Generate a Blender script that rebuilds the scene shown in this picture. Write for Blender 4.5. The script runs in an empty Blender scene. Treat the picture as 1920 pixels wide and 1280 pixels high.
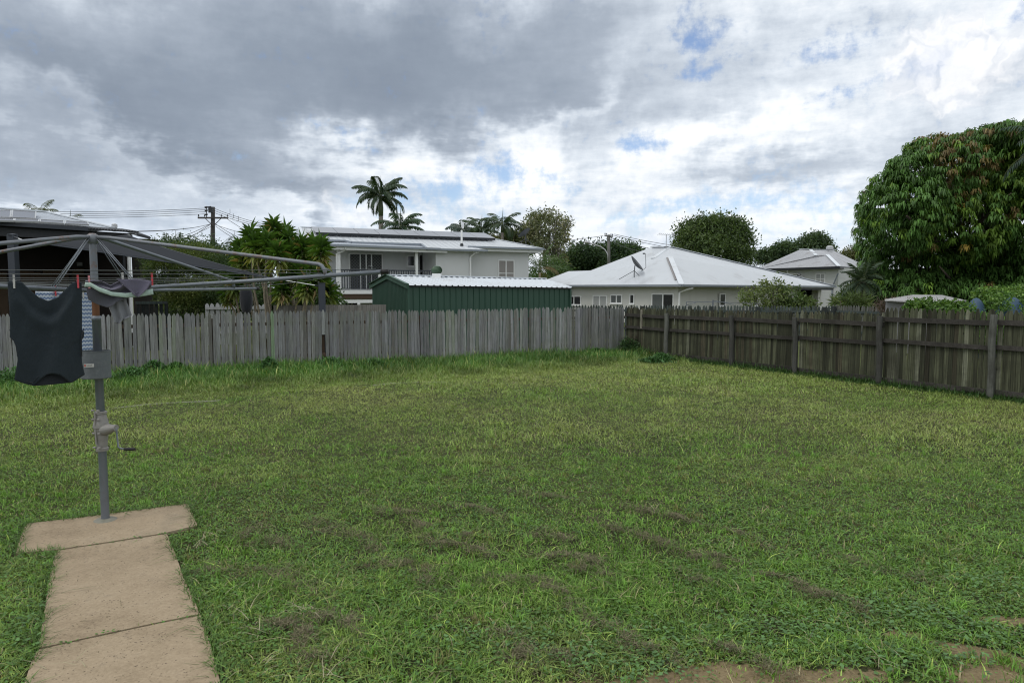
import bpy, bmesh, math, random
import numpy as np
from mathutils import Vector, Matrix, noise as mnoise

random.seed(11)
RNG = np.random.default_rng(5)
scene = bpy.context.scene
R = math.radians

# ------------------------------------------------------------------ camera, sky, sun, exposure
FPX = 1300.0                       # focal length in pixels of a 1920 wide frame
CAM_H = 1.85
PITCH = math.atan(100.0 / FPX)
cam_d = bpy.data.cameras.new('camera')
cam = bpy.data.objects.new('camera', cam_d)
scene.collection.objects.link(cam)
cam.location = (0, 0, CAM_H)
cam.rotation_euler = (R(90) - PITCH, 0, 0)
cam_d.sensor_fit = 'HORIZONTAL'
cam_d.sensor_width = 36
cam_d.lens = FPX / 1920 * 36
cam_d.clip_start = 0.05
cam_d.clip_end = 6000
scene.camera = cam
scene.view_settings.view_transform = 'Standard'
scene.view_settings.look = 'None'
scene.view_settings.exposure = 0.2
scene.view_settings.gamma = 1
scene.render.engine = 'CYCLES'
scene.cycles.max_bounces = 5
scene.cycles.diffuse_bounces = 3
scene.cycles.glossy_bounces = 2
scene.cycles.transmission_bounces = 3
scene.cycles.transparent_max_bounces = 8
scene.cycles.pixel_filter_type = 'BLACKMAN_HARRIS'
scene.cycles.filter_width = 1.15
scene.cycles.caustics_reflective = False
scene.cycles.caustics_refractive = False
scene.cycles.use_denoising = True
scene.cycles.denoiser = "OPENIMAGEDENOISE"
scene.cycles.denoising_input_passes = "RGB_ALBEDO_NORMAL"
scene.cycles.denoising_prefilter = "ACCURATE"
scene.cycles.use_adaptive_sampling = False
scene.cycles.adaptive_threshold = 0.015

SUN_EL, SUN_AZ = R(58), R(-125)     # azimuth from +Y towards +X: behind and to the left
sun_d = bpy.data.lights.new('sun', 'SUN')
sun_d.energy = 0.9
sun_d.angle = R(24)
sun_d.color = (1.0, 0.95, 0.87)
sun = bpy.data.objects.new('sun', sun_d)
scene.collection.objects.link(sun)
sd = Vector((math.sin(SUN_AZ) * math.cos(SUN_EL), math.cos(SUN_AZ) * math.cos(SUN_EL), math.sin(SUN_EL)))
sun.rotation_euler = sd.to_track_quat('Z', 'Y').to_euler()
sun.location = sd * 60


def ray(px, py):
    """world direction through a pixel of the 1920x1280 photograph, scaled so that y = 1"""
    a, b = (px - 960) / FPX, (640 - py) / FPX
    c, s = math.cos(PITCH), math.sin(PITCH)
    d = Vector((a, c + b * s, -s + b * c))
    return d / d.y


def at(px, py, Y):
    d = ray(px, py)
    return Vector((d.x * Y, Y, CAM_H + d.z * Y))


def gnd(px, py):
    d = ray(px, py)
    t = -CAM_H / d.z
    return Vector((d.x * t, t, 0))


class E:
    """a node socket with arithmetic"""
    nt = None

    def __init__(self, s):
        self.s = s

    @staticmethod
    def m(op, *a, clamp=False):
        n = E.nt.nodes.new('ShaderNodeMath')
        n.operation = op
        n.use_clamp = clamp
        for i, x in enumerate(a):
            if isinstance(x, E):
                E.nt.links.new(x.s, n.inputs[i])
            else:
                n.inputs[i].default_value = x
        return E(n.outputs[0])

    def __add__(s, o): return E.m('ADD', s, o)
    __radd__ = __add__
    def __sub__(s, o): return E.m('SUBTRACT', s, o)
    def __rsub__(s, o): return E.m('SUBTRACT', o, s)
    def __mul__(s, o): return E.m('MULTIPLY', s, o)
    __rmul__ = __mul__
    def __truediv__(s, o): return E.m('DIVIDE', s, o)
    def __rtruediv__(s, o): return E.m('DIVIDE', o, s)


def e_xyz(x, y, z):
    n = E.nt.nodes.new('ShaderNodeCombineXYZ')
    for i, v in enumerate((x, y, z)):
        if isinstance(v, E): E.nt.links.new(v.s, n.inputs[i])
        else: n.inputs[i].default_value = v
    return E(n.outputs[0])


def e_noise(vec, scale, detail=5, rough=0.55, dist=0.0, color=False, dims='3D'):
    n = E.nt.nodes.new('ShaderNodeTexNoise')
    n.noise_dimensions = dims
    if vec is not None: E.nt.links.new(vec.s, n.inputs['Vector'])
    n.inputs['Scale'].default_value = scale
    n.inputs['Detail'].default_value = detail
    n.inputs['Roughness'].default_value = rough
    n.inputs['Distortion'].default_value = dist
    return E(n.outputs[1 if color else 0])


def e_ramp(f, pts, interp='LINEAR'):
    n = E.nt.nodes.new('ShaderNodeValToRGB')
    E.nt.links.new(f.s, n.inputs[0])
    cr = n.color_ramp
    cr.interpolation = interp
    while len(cr.elements) < len(pts): cr.elements.new(0.5)
    for el, (p, c) in zip(cr.elements, pts):
        el.position = p
        el.color = (*c, 1) if len(c) == 3 else c
    return E(n.outputs[0])


def e_smooth(f, a, b):
    n = E.nt.nodes.new('ShaderNodeMapRange')
    n.interpolation_type = 'SMOOTHSTEP'
    E.nt.links.new(f.s, n.inputs[0])
    n.inputs[1].default_value = a
    n.inputs[2].default_value = b
    return E(n.outputs[0])


def e_mix(f, a, b, blend='MIX'):
    n = E.nt.nodes.new('ShaderNodeMix')
    n.data_type = 'RGBA'
    n.blend_type = blend
    for x, i in ((f, 0), (a, 6), (b, 7)):
        if isinstance(x, E): E.nt.links.new(x.s, n.inputs[i])
        elif i == 0: n.inputs[0].default_value = x
        else: n.inputs[i].default_value = (*x, 1)
    return E(n.outputs[2])


def e_vm(op, a, b, scale=None):
    n = E.nt.nodes.new('ShaderNodeVectorMath')
    n.operation = op
    for x, i in ((a, 0), (b, 1)):
        if x is None: continue
        if isinstance(x, E): E.nt.links.new(x.s, n.inputs[i])
        else: n.inputs[i].default_value = x
    if scale is not None: n.inputs['Scale'].default_value = scale
    return E(n.outputs['Value'] if op in ('DOT_PRODUCT', 'LENGTH') else n.outputs[0])


def srgb(r, g, b):
    f = lambda c: c / 12.92 if c <= 0.04045 else ((c + 0.055) / 1.055) ** 2.4
    return (f(r / 255), f(g / 255), f(b / 255))


world = bpy.data.worlds.new('World')
scene.world = world
world.use_nodes = True
SKY_STRENGTH = 0.1


def build_sky():
    nt = world.node_tree
    E.nt = nt
    nt.nodes.clear()
    tc = nt.nodes.new('ShaderNodeTexCoord')
    D = E(tc.outputs['Generated'])
    sx = nt.nodes.new('ShaderNodeSeparateXYZ')
    nt.links.new(D.s, sx.inputs[0])
    X, Y, Z = (E(sx.outputs[i]) for i in range(3))
    az = E.m('ARCTAN2', X, Y)
    el = E.m('ARCSINE', Z)
    K = FPX / 100.0                                           # one unit = about 100 pixels
    Zc = E.m('MAXIMUM', Z, 0.0) + 0.13
    Q = e_xyz(X / Zc, Y / Zc, 0.0)                            # the cloud ceiling seen in perspective
    P2 = e_xyz(az * K, el * K, 0.0)
    wn = e_noise(P2, 0.55, 5, 0.6, color=True, dims='2D')
    wn2 = e_noise(Q, 1.3, 5, 0.62, color=True, dims='2D')
    warp = e_vm('ADD', e_vm('SCALE', e_vm('SUBTRACT', wn, (.5, .5, .5)), None, 2.3),
                e_vm('SCALE', e_vm('SUBTRACT', wn2, (.5, .5, .5)), None, 2.6))
    U0 = P2
    U = e_vm('ADD', U0, e_vm('MULTIPLY', warp, (1, 0.75, 0)))
    Us = e_vm('ADD', U0, e_vm('MULTIPLY', warp, (.55, 0.32, 0)))

    def blob(vec, px, py, sx_, sy_, w, rot=0.0):
        d = ray(px, py).normalized()
        a, e = math.atan2(d.x, d.y) * K, math.asin(d.z) * K
        mp = nt.nodes.new('ShaderNodeMapping')
        mp.vector_type = 'TEXTURE'
        mp.inputs['Location'].default_value = (a, e, 0)
        mp.inputs['Rotation'].default_value = (0, 0, R(rot))
        mp.inputs['Scale'].default_value = (sx_ / 100, sy_ / 100, 1)
        nt.links.new(vec.s, mp.inputs[0])
        v = E(mp.outputs[0])
        r2 = e_vm('DOT_PRODUCT', v, v)
        return E.m('POWER', 2.71828, r2 * -0.7) * w

    def field(vec, blobs, base):
        f = None
        for b in blobs:
            g = blob(vec, *b)
            f = g if f is None else f + g
        return f + base

    dark = [(150, 60, 520, 150, .62), (560, 150, 330, 110, .55), (850, 120, 190, 105, .55), (800, 215, 130, 45, .35), (700, 10, 260, 90, .25),
            (330, 270, 260, 60, .50, -18), (640, 235, 210, 34, .18), (90, 345, 260, 55, .50, -14), (480, 345, 140, 30, .28, -8),
            (1080, 70, 180, 80, .36), (1000, 195, 70, 40, .20), (1190, 165, 120, 50, .26, 10), (1330, 205, 190, 34, .34, 5), (1075, 285, 70, 34, .38),
            (1410, 345, 170, 28, .52), (1420, 120, 200, 60, .16), (1700, 250, 220, 50, .34, 12), (1610, 100, 180, 50, .12),
            (1640, 20, 260, 36, .22), (860, 395, 120, 26, .2), (560, 350, 90, 18, .22),
            (190, 268, 270, 18, -.40, -17), (400, 372, 130, 14, -.22, -12), (90, 190, 240, 60, .30, -10), (60, 270, 160, 30, .1), (640, 300, 200, 30, -.30), (880, 260, 130, 70, -.35), (1040, 185, 110, 22, -.5, 30),
            (40, 378, 90, 14, -.4), (1180, 235, 200, 40, -.22), (1450, 250, 200, 34, -.16), (1560, 60, 90, 40, -.15), (1180, 345, 240, 40, -.12)]
    gaps = [(1258, 44, 46, 24, .50, -38), (1298, 126, 40, 14, .66), (1345, 55, 34, 26, .36), (1288, 82, 22, 12, .42), (1535, 92, 60, 22, .48),
            (1850, 62, 110, 20, .52, 16), (1600, 160, 90, 14, .5, 22), (1745, 110, 20, 40, .2), (660, 258, 40, 14, .60), (1185, 282, 70, 22, .60), (1270, 290, 50, 14, .3),
            (870, 368, 110, 40, .55), (700, 405, 80, 28, .5), (1010, 335, 60, 16, .35), (1460, 390, 170, 20, .42), (1580, 440, 150, 26, .5), (1470, 345, 130, 24, .22),
            (1230, 408, 150, 18, .36), (970, 320, 40, 14, .3), (905, 300, 40, 14, .4)]
    f1 = e_noise(Q, 1.5, 7, 0.6, dims='2D')
    f2 = e_noise(e_xyz(az * 7.0, el * 26.0, 0.0), 1.0, 6, 0.62, dims='2D')    # strata near the horizon
    f3 = e_noise(P2, 1.1, 7, 0.62, dims='2D')
    f4 = e_noise(P2, 4.2, 5, 0.6, dims='2D')
    dk = field(U, dark, 0.0)
    T = dk * 0.62 + 0.14 + ((f1 - 0.5) * 0.55 + (f2 - 0.5) * 0.55 + (f3 - 0.5) * 0.42 + (f4 - 0.5) * 0.20) * 0.88 * (1.1 - E.m('MINIMUM', dk, 1.0) * 0.62)
    G = field(Us, gaps, -0.16) + (f1 - 0.5) * 0.5 + (f3 - 0.5) * 1.2 + (f4 - 0.5) * 1.1 + (f2 - 0.5) * 0.6
    cloud = e_ramp(T * 0.80 + 0.055, [(0.0, srgb(253, 252, 250)), (0.15, srgb(240, 242, 245)), (0.27, srgb(218, 224, 232)), (0.40, srgb(192, 200, 211)),
                                   (0.56, srgb(163, 172, 185)), (0.76, srgb(141, 151, 165)), (1.0, srgb(124, 134, 149))])
    # blue behind the clouds: the physical sky, deepened above and paled to the horizon
    st = nt.nodes.new('ShaderNodeTexSky')
    st.sky_type = 'NISHITA'
    st.sun_disc = False
    st.sun_elevation = SUN_EL
    st.sun_rotation = SUN_AZ
    st.air_density = 1.0
    st.dust_density = 0.6
    st.ozone_density = 2.0
    blue = e_vm('SCALE', E(st.outputs[0]), None, 1.25)
    blue = e_vm('MULTIPLY', blue, (0.95, 0.98, 1.08))
    cl = e_vm('SCALE', e_vm('MULTIPLY', cloud, (0.985, 1.0, 1.005)), None, 1.0 / SKY_STRENGTH)
    sky = e_mix(e_smooth(G, 0.02, 0.80) * 0.85, cl, blue)

    # towering cumulus: crisp heaps, lit from the upper left, grey below
    V = e_vm('ADD', U0, e_vm('SCALE', e_vm('SUBTRACT', e_noise(P2, 1.5, 4, 0.55, color=True, dims='2D'), (.5, .5, .5)), None, 0.85))
    V = e_vm('MULTIPLY', V, (1, 1, 0))

    def billow(vec):
        n1 = e_noise(vec, 2.0, 3, 0.5, dims='2D')
        return E.m('ABSOLUTE', n1 - 0.5) * -3.0 + 0.7

    bl = billow(V)
    bl_off = billow(e_vm('ADD', V, (0.12, -0.16, 0)))
    cum = [(1765, 62, 34, 22, .8, 25), (1735, 90, 44, 34, .7), (1722, 130, 34, 30, .6), (1832, 85, 26, 30, .7), (1815, 125, 26, 40, .7, -15), (1880, 100, 44, 26, .5), (1790, 165, 26, 34, .5), (1910, 120, 40, 34, .5), (1745, 165, 46, 26, .35),
           (1275, 420, 40, 18, .7), (1262, 438, 50, 14, .5), (627, 402, 12, 30, .75), (683, 412, 18, 22, .75), (655, 432, 60, 12, .55)]
    C = field(V, cum, 0.0) - (0.7 - bl) * 0.55 - 0.08
    shade = (bl - bl_off) * 0.45 + C * 0.30 - 0.06
    low = e_smooth(el, 0.02, 0.20)
    ccol = e_ramp(shade + 0.46, [(0.0, srgb(186, 195, 208)), (0.45, srgb(222, 226, 233)), (0.75, srgb(247, 247, 248)), (1.0, srgb(255, 254, 250))])
    ccol = e_vm('SCALE', ccol, None, 1.0 / SKY_STRENGTH)
    sky = e_mix(e_smooth(C, -0.06, 0.62) * (low * 0.38 + 0.34), sky, ccol)
    # pale air low down
    hz = e_smooth(el, 0.16, -0.01)
    sky = e_mix(hz * 0.42, sky, tuple(c / SKY_STRENGTH for c in srgb(205, 220, 238)))
    sky = e_mix(e_smooth(el, -0.06, -0.015), (0.3, 0.32, 0.3), sky)      # below the horizon lies only ground
    bg = nt.nodes.new('ShaderNodeBackground')
    bg.inputs['Strength'].default_value = SKY_STRENGTH
    nt.links.new(sky.s, bg.inputs[0])
    out = nt.nodes.new('ShaderNodeOutputWorld')
    nt.links.new(bg.outputs[0], out.inputs[0])


build_sky()
world.cycles.sampling_method = 'MANUAL'
world.cycles.sample_map_resolution = 512

# ------------------------------------------------------------------ helpers
UP = Vector((0, 0, 1))


def V3(p, z=None):
    return Vector((p[0], p[1], p[2] if z is None else z)) if len(p) > 2 or z is None else Vector((p[0], p[1], z))


class MB:
    """collects shapes and links them as one mesh object"""

    def __init__(s):
        s.v, s.f, s.t, s.tint = [], [], [], (1, 1, 1)

    def add(s, vs, fs):
        o = len(s.v)
        s.v += [tuple(x) for x in vs]
        s.t += [s.tint] * len(vs)
        s.f += [tuple(i + o for i in f) for f in fs]

    def box(s, c, size, ex=(1, 0, 0), ez=(0, 0, 1)):
        ex = Vector(ex).normalized()
        ez = Vector(ez).normalized()
        ey = ez.cross(ex).normalized()
        c = Vector(c)
        vs = [c + ex * (size[0] / 2 * a) + ey * (size[1] / 2 * b) + ez * (size[2] / 2 * d) for d in (-1, 1) for b in (-1, 1) for a in (-1, 1)]
        s.add(vs, [(0, 2, 3, 1), (4, 5, 7, 6), (0, 1, 5, 4), (2, 6, 7, 3), (0, 4, 6, 2), (1, 3, 7, 5)])
        return s

    def bar(s, p, q, w, h, up=UP):
        p, q = Vector(p), Vector(q)
        d = q - p
        e = d.normalized()
        u = Vector(up) - e * e.dot(Vector(up))
        if u.length < 1e-4: u = Vector((0, 1, 0)) - e * e.y
        s.box((p + q) / 2, (d.length, w, h), e, u.normalized())
        return s

    def tube(s, pts, r, n=8, cap=True):
        pts = [Vector(p) for p in pts]
        rs = r if isinstance(r, (list, tuple)) else [r] * len(pts)
        t0 = (pts[1] - pts[0]).normalized()
        a = t0.cross(UP)
        if a.length < 1e-3: a = t0.cross(Vector((1, 0, 0)))
        a.normalize()
        vs, fs = [], []
        for i, p in enumerate(pts):
            t = (pts[min(i + 1, len(pts) - 1)] - pts[max(i - 1, 0)]).normalized()
            a = (a - t * a.dot(t)).normalized()
            b = t.cross(a)
            for k in range(n):
                w = 2 * math.pi * k / n
                vs.append(p + (a * math.cos(w) + b * math.sin(w)) * rs[i])
        for i in range(len(pts) - 1):
            for k in range(n):
                k2 = (k + 1) % n
                fs.append((i * n + k, i * n + k2, (i + 1) * n + k2, (i + 1) * n + k))
        if cap:
            fs.append(tuple(range(n - 1, -1, -1)))
            fs.append(tuple((len(pts) - 1) * n + k for k in range(n)))
        s.add(vs, fs)
        return s

    def lathe(s, c, prof, n=20, ex=(1, 0, 0), ez=(0, 0, 1)):
        ex, ez = Vector(ex).normalized(), Vector(ez).normalized()
        ey = ez.cross(ex)
        c = Vector(c)
        vs, fs = [], []
        for r, z in prof:
            for k in range(n):
                w = 2 * math.pi * k / n
                vs.append(c + ez * z + (ex * math.cos(w) + ey * math.sin(w)) * r)
        for i in range(len(prof) - 1):
            for k in range(n):
                k2 = (k + 1) % n
                fs.append((i * n + k, i * n + k2, (i + 1) * n + k2, (i + 1) * n + k))
        s.add(vs, fs)
        return s

    def prism(s, pts, d):
        pts = [Vector(p) for p in pts]
        d = Vector(d)
        n = len(pts)
        s.add(pts + [p + d for p in pts], [tuple(range(n)), tuple(range(2 * n - 1, n - 1, -1))] + [(i, i + n, (i + 1) % n + n, (i + 1) % n) for i in range(n)])
        return s

    def slab(s, pts, th=0.05):
        return s.prism(pts, (0, 0, -th))

    def face(s, pts):
        s.add(pts, [tuple(range(len(pts)))])
        return s


def finish(o, parent, mat, smooth=False):
    scene.collection.objects.link(o)
    if parent: o.parent = parent
    if mat is not None: o.data.materials.append(mat)
    if smooth: o.data.polygons.foreach_set('use_smooth', [True] * len(o.data.polygons))
    return o


def origin_of(parent):
    p = Vector((0, 0, 0))
    while parent:
        p = p + Vector(parent.location)
        parent = parent.parent
    return p


def obj(name, mb, mat, parent=None, smooth=False, at_base=False, keep_local=False):
    me = bpy.data.meshes.new(name)
    off = Vector((0, 0, 0)) if keep_local else origin_of(parent)
    loc = None
    if at_base and not parent:
        a = np.array(mb.v)
        loc = Vector(((a[:, 0].min() + a[:, 0].max()) / 2, (a[:, 1].min() + a[:, 1].max()) / 2, a[:, 2].min()))
        off = loc
    me.from_pydata([(x - off.x, y - off.y, z - off.z) for x, y, z in mb.v], [], mb.f)
    bm = bmesh.new()
    bm.from_mesh(me)
    bmesh.ops.recalc_face_normals(bm, faces=bm.faces)
    bm.to_mesh(me)
    bm.free()
    if any(t != (1, 1, 1) for t in mb.t):
        at_ = me.attributes.new('tint', 'FLOAT_COLOR', 'POINT')
        at_.data.foreach_set('color', np.array([(*t, 1) for t in mb.t], dtype=np.float32).ravel())
    o = bpy.data.objects.new(name, me)
    if loc is not None: o.location = loc
    return finish(o, parent, mat, smooth)


def np_obj(name, verts, faces, mat, parent=None, tint=None, smooth=False, local=False):
    """verts (n,3) array, faces (m,k) array or list of such arrays"""
    me = bpy.data.meshes.new(name)
    off = Vector((0, 0, 0)) if local else origin_of(parent)
    v = np.asarray(verts, dtype=np.float32) - np.array(off, dtype=np.float32)
    fl = faces if isinstance(faces, list) else [faces]
    idx = np.concatenate([f.ravel() for f in fl]).astype(np.int32)
    cnt = np.concatenate([np.full(len(f), f.shape[1], np.int32) for f in fl])
    me.vertices.add(len(v))
    me.vertices.foreach_set('co', v.ravel())
    me.loops.add(len(idx))
    me.loops.foreach_set('vertex_index', idx)
    me.polygons.add(len(cnt))
    me.polygons.foreach_set('loop_start', np.concatenate([[0], np.cumsum(cnt)[:-1]]).astype(np.int32))
    me.update(calc_edges=True)
    if tint is not None:
        a = me.attributes.new('tint', 'FLOAT_COLOR', 'POINT')
        a.data.foreach_set('color', np.concatenate([tint, np.ones((len(tint), 1))], 1).astype(np.float32).ravel())
    o = bpy.data.objects.new(name, me)
    return finish(o, parent, mat, smooth)


def tag(o, label=None, cat=None, group=None, kind=None):
    if label: o['label'] = label
    if cat: o['category'] = cat
    if group: o['group'] = group
    if kind: o['kind'] = kind
    return o


def thing(name, label, cat, loc=(0, 0, 0), group=None):
    o = bpy.data.objects.new(name, None)
    o.empty_display_size = 0.2
    scene.collection.objects.link(o)
    o.location = loc
    return tag(o, label, cat, group)


def dup(root, loc, label, rz=0.0):
    r = root.copy()
    scene.collection.objects.link(r)
    r.location = loc
    r.rotation_euler = (0, 0, rz)
    r['label'] = label
    for ch in list(root.children):
        c = ch.copy()
        scene.collection.objects.link(c)
        c.parent = r
        for g in list(ch.children):
            d = g.copy()
            scene.collection.objects.link(d)
            d.parent = c
    return r


class Facade:
    """a vertical plane: origin, direction along it, outward normal"""

    def __init__(s, O, ex):
        s.O = Vector((O[0], O[1], 0))
        s.ex = Vector((ex[0], ex[1], 0)).normalized()
        s.n = Vector((s.ex.y, -s.ex.x, 0))
        if s.n.dot(-s.O) < 0: s.n = -s.n

    def p(s, a, z, d=0.0):
        v = s.O + s.ex * a + s.n * d
        return Vector((v.x, v.y, z))

    def s_px(s, px, d=0.0):
        k = (px - 960) / FPX
        # pixel columns bend slightly with the pitch: near the horizon this is exact enough
        o = s.O + s.n * d
        return (k * o.y - o.x) / (s.ex.x - k * s.ex.y)

    def z_py(s, a, py, d=0.0):
        v = s.O + s.ex * a + s.n * d
        r = ray(960, py)
        return CAM_H + r.z * v.y

    def panel(s, mb, a0, a1, z0, z1, d0=0.0, d1=0.02):
        c = s.p((a0 + a1) / 2, (z0 + z1) / 2, (d0 + d1) / 2)
        mb.box(c, (abs(a1 - a0), abs(d1 - d0), abs(z1 - z0)), s.ex)
        return mb


# ------------------------------------------------------------------ materials
def new_mat(name):
    m = bpy.data.materials.new(name)
    m.use_nodes = True
    E.nt = m.node_tree
    E.nt.nodes.clear()
    out = E.nt.nodes.new('ShaderNodeOutputMaterial')
    b = E.nt.nodes.new('ShaderNodeBsdfPrincipled')
    E.nt.links.new(b.outputs[0], out.inputs[0])
    return m, b, out


def setin(b, name, v):
    if isinstance(v, E): E.nt.links.new(v.s, b.inputs[name])
    elif isinstance(v, (tuple, list)): b.inputs[name].default_value = (*v, 1)
    else: b.inputs[name].default_value = v


def coord(kind='Object'):
    return E(E.nt.nodes.new('ShaderNodeTexCoord').outputs[kind])


def scaled(v, x, y, z):
    return e_vm('MULTIPLY', v, (x, y, z))


def bump(b, h, strength, dist=0.01):
    n = E.nt.nodes.new('ShaderNodeBump')
    n.inputs['Strength'].default_value = strength
    n.inputs['Distance'].default_value = dist
    E.nt.links.new(h.s, n.inputs['Height'])
    E.nt.links.new(n.outputs[0], b.inputs['Normal'])


def tint_attr():
    n = E.nt.nodes.new('ShaderNodeAttribute')
    n.attribute_name = 'tint'
    return E(n.outputs['Color'])


def worn(name, col, var=0.25, scale=3.0, rough=0.7, metal=0.0, stain=None, stain_amt=0.4, stain_scale=(1, 1, 1), bmp=0.15, spec=0.4, tinted=False):
    m, b, _ = new_mat(name)
    co = coord()
    n1 = e_noise(co, scale, 6, 0.6)
    n2 = e_noise(co, scale * 9, 4, 0.6)
    f = (n1 * 0.65 + n2 * 0.35 - 0.5) * (2 * var) + 1.0
    c = e_vm('SCALE', e_mix(0.0, col, col), None, 1.0)
    E.nt.links.new(f.s, c.s.node.inputs['Scale'])
    if tinted: c = e_vm('MULTIPLY', c, tint_attr())
    if stain:
        ns = e_noise(scaled(co, *stain_scale), scale * 1.7, 6, 0.65)
        c = e_mix(e_smooth(ns, 0.5, 0.72) * stain_amt, c, stain)
    setin(b, 'Base Color', c)
    setin(b, 'Roughness', e_smooth(n2, 0.1, 0.9) * 0.2 + (rough - 0.1))
    setin(b, 'Metallic', metal)
    setin(b, 'Specular IOR Level', spec)
    if bmp: bump(b, n2 + n1, bmp, 0.01)
    return m


def wood_mat(name, base, moss=None, moss_amt=0.0, dark=(0.05, 0.045, 0.04), zs=2.2, con=1.1):
    m, b, _ = new_mat(name)
    co = coord()
    g = e_noise(scaled(co, 45, 45, zs), 1.0, 6, 0.65)
    g2 = e_noise(scaled(co, 160, 160, zs * 2.5), 1.0, 4, 0.6)
    blot = e_noise(co, 2.6, 6, 0.65)
    c = e_vm('MULTIPLY', tint_attr(), base)
    f = E.m('MAXIMUM', (g - 0.5) * (con * 1.9) + (g2 - 0.5) * 0.9 + 1.0, 0.25)
    sc = e_vm('SCALE', c, None, 1.0)
    E.nt.links.new(f.s, sc.s.node.inputs['Scale'])
    c = e_mix(e_smooth(g2 * 0.5 + g * 0.5, 0.40, 0.27) * 0.8, sc, dark)
    kn = E.nt.nodes.new('ShaderNodeTexVoronoi')
    kn.inputs['Scale'].default_value = 1.0
    E.nt.links.new(scaled(co, 7, 7, 3.2).s, kn.inputs['Vector'])
    c = e_mix(e_smooth(E(kn.outputs['Distance']), 0.085, 0.05) * 0.8, c, dark)
    if moss: c = e_mix(e_smooth(blot, 0.42, 0.66) * moss_amt, c, moss)
    setin(b, 'Base Color', c)
    setin(b, 'Roughness', 0.86)
    setin(b, 'Specular IOR Level', 0.25)
    bump(b, g, 0.35, 0.004)
    return m


def leaf_mat(name, gloss=0.42, trans=0.3, spec=0.35, gain=1.0):
    m, b, out = new_mat(name)
    t = tint_attr()
    co = coord()
    n = e_noise(co, 9.0, 3, 0.6)
    f = (n - 0.5) * 0.7 + 1.0
    c = e_vm('SCALE', t, None, 1.0)
    E.nt.links.new((f * gain).s, c.s.node.inputs['Scale'])
    setin(b, 'Base Color', c)
    setin(b, 'Roughness', gloss)
    setin(b, 'Specular IOR Level', spec)
    tr = E.nt.nodes.new('ShaderNodeBsdfTranslucent')
    tc = e_vm('MULTIPLY', c, (1.25, 1.35, 0.55))
    E.nt.links.new(tc.s, tr.inputs[0])
    mx = E.nt.nodes.new('ShaderNodeMixShader')
    mx.inputs[0].default_value = trans
    E.nt.links.new(b.outputs[0], mx.inputs[1])
    E.nt.links.new(tr.outputs[0], mx.inputs[2])
    E.nt.links.new(mx.outputs[0], out.inputs[0])
    return m


def glass_mat(name, col, rough=0.08):
    m, b, _ = new_mat(name)
    setin(b, 'Base Color', col)
    setin(b, 'Roughness', rough)
    setin(b, 'Specular IOR Level', 0.6)
    return m


M = {}
M['white_wall'] = worn('white_wall', (0.60, 0.615, 0.62), 0.05, 0.8, 0.7, stain=(0.42, 0.42, 0.40), stain_amt=0.25, stain_scale=(1, 1, 0.25), bmp=0)
M['cream_wall'] = worn('cream_wall', (0.56, 0.56, 0.535), 0.05, 0.8, 0.75, stain=(0.38, 0.37, 0.34), stain_amt=0.25, stain_scale=(1, 1, 0.25), bmp=0)
M['white_paint'] = worn('white_paint', (0.78, 0.79, 0.79), 0.05, 2.0, 0.5, bmp=0)
M['grey_paint'] = worn('grey_paint', (0.24, 0.27, 0.31), 0.08, 2.0, 0.5, bmp=0)
M['roof_white'] = worn('roof_white', (0.50, 0.53, 0.56), 0.07, 0.5, 0.42, stain=(0.30, 0.30, 0.31), stain_amt=0.45, stain_scale=(1, 1, 0.6), bmp=0)
M['roof_shed'] = worn('roof_shed', (0.60, 0.64, 0.68), 0.08, 0.8, 0.38, stain=(0.40, 0.40, 0.39), stain_amt=0.45, bmp=0)
M['roof_grey'] = worn('roof_grey', (0.34, 0.35, 0.37), 0.12, 0.5, 0.5, stain=(0.16, 0.14, 0.13), stain_amt=0.65, stain_scale=(1, 1, 1), bmp=0)
M['roof_blue'] = worn('roof_blue', (0.36, 0.40, 0.45), 0.08, 0.6, 0.4, stain=(0.25, 0.26, 0.28), stain_amt=0.35, bmp=0)
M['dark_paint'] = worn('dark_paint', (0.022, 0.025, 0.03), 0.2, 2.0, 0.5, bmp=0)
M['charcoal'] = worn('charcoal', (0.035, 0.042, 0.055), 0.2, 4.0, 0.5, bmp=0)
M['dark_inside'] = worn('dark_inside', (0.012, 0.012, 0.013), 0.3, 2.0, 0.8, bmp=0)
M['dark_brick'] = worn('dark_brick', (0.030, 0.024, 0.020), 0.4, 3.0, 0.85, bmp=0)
M['brown_board'] = worn('brown_board', (0.085, 0.058, 0.034), 0.5, 3.0, 0.75, bmp=0)
M['soffit_cream'] = worn('soffit_cream', (0.42, 0.40, 0.31), 0.1, 2.0, 0.7, bmp=0)
M['shed_green'] = worn('shed_green', (0.030, 0.076, 0.052), 0.16, 1.2, 0.42, stain=(0.055, 0.095, 0.072), stain_amt=0.5, stain_scale=(1, 1, .3), bmp=0)
M['trim_green'] = worn('trim_green', (0.045, 0.10, 0.07), 0.12, 2, 0.42, bmp=0)
M['vent_green'] = worn('vent_green', (0.065, 0.115, 0.07), 0.15, 3, 0.4, bmp=0)
M['galv'] = worn('galv', (0.155, 0.175, 0.20), 0.28, 9.0, 0.42, metal=0.35, stain=(0.14, 0.145, 0.15), stain_amt=0.5, bmp=0)
M['galv_rust'] = worn('galv_rust', (0.165, 0.18, 0.20), 0.28, 7.0, 0.5, metal=0.3, stain=(0.17, 0.085, 0.045), stain_amt=0.85, stain_scale=(1, 1, 1), bmp=0.04)
M['rust'] = worn('rust', (0.13, 0.058, 0.026), 0.35, 12.0, 0.85, stain=(0.06, 0.03, 0.02), stain_amt=0.6, bmp=0.2)
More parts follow.
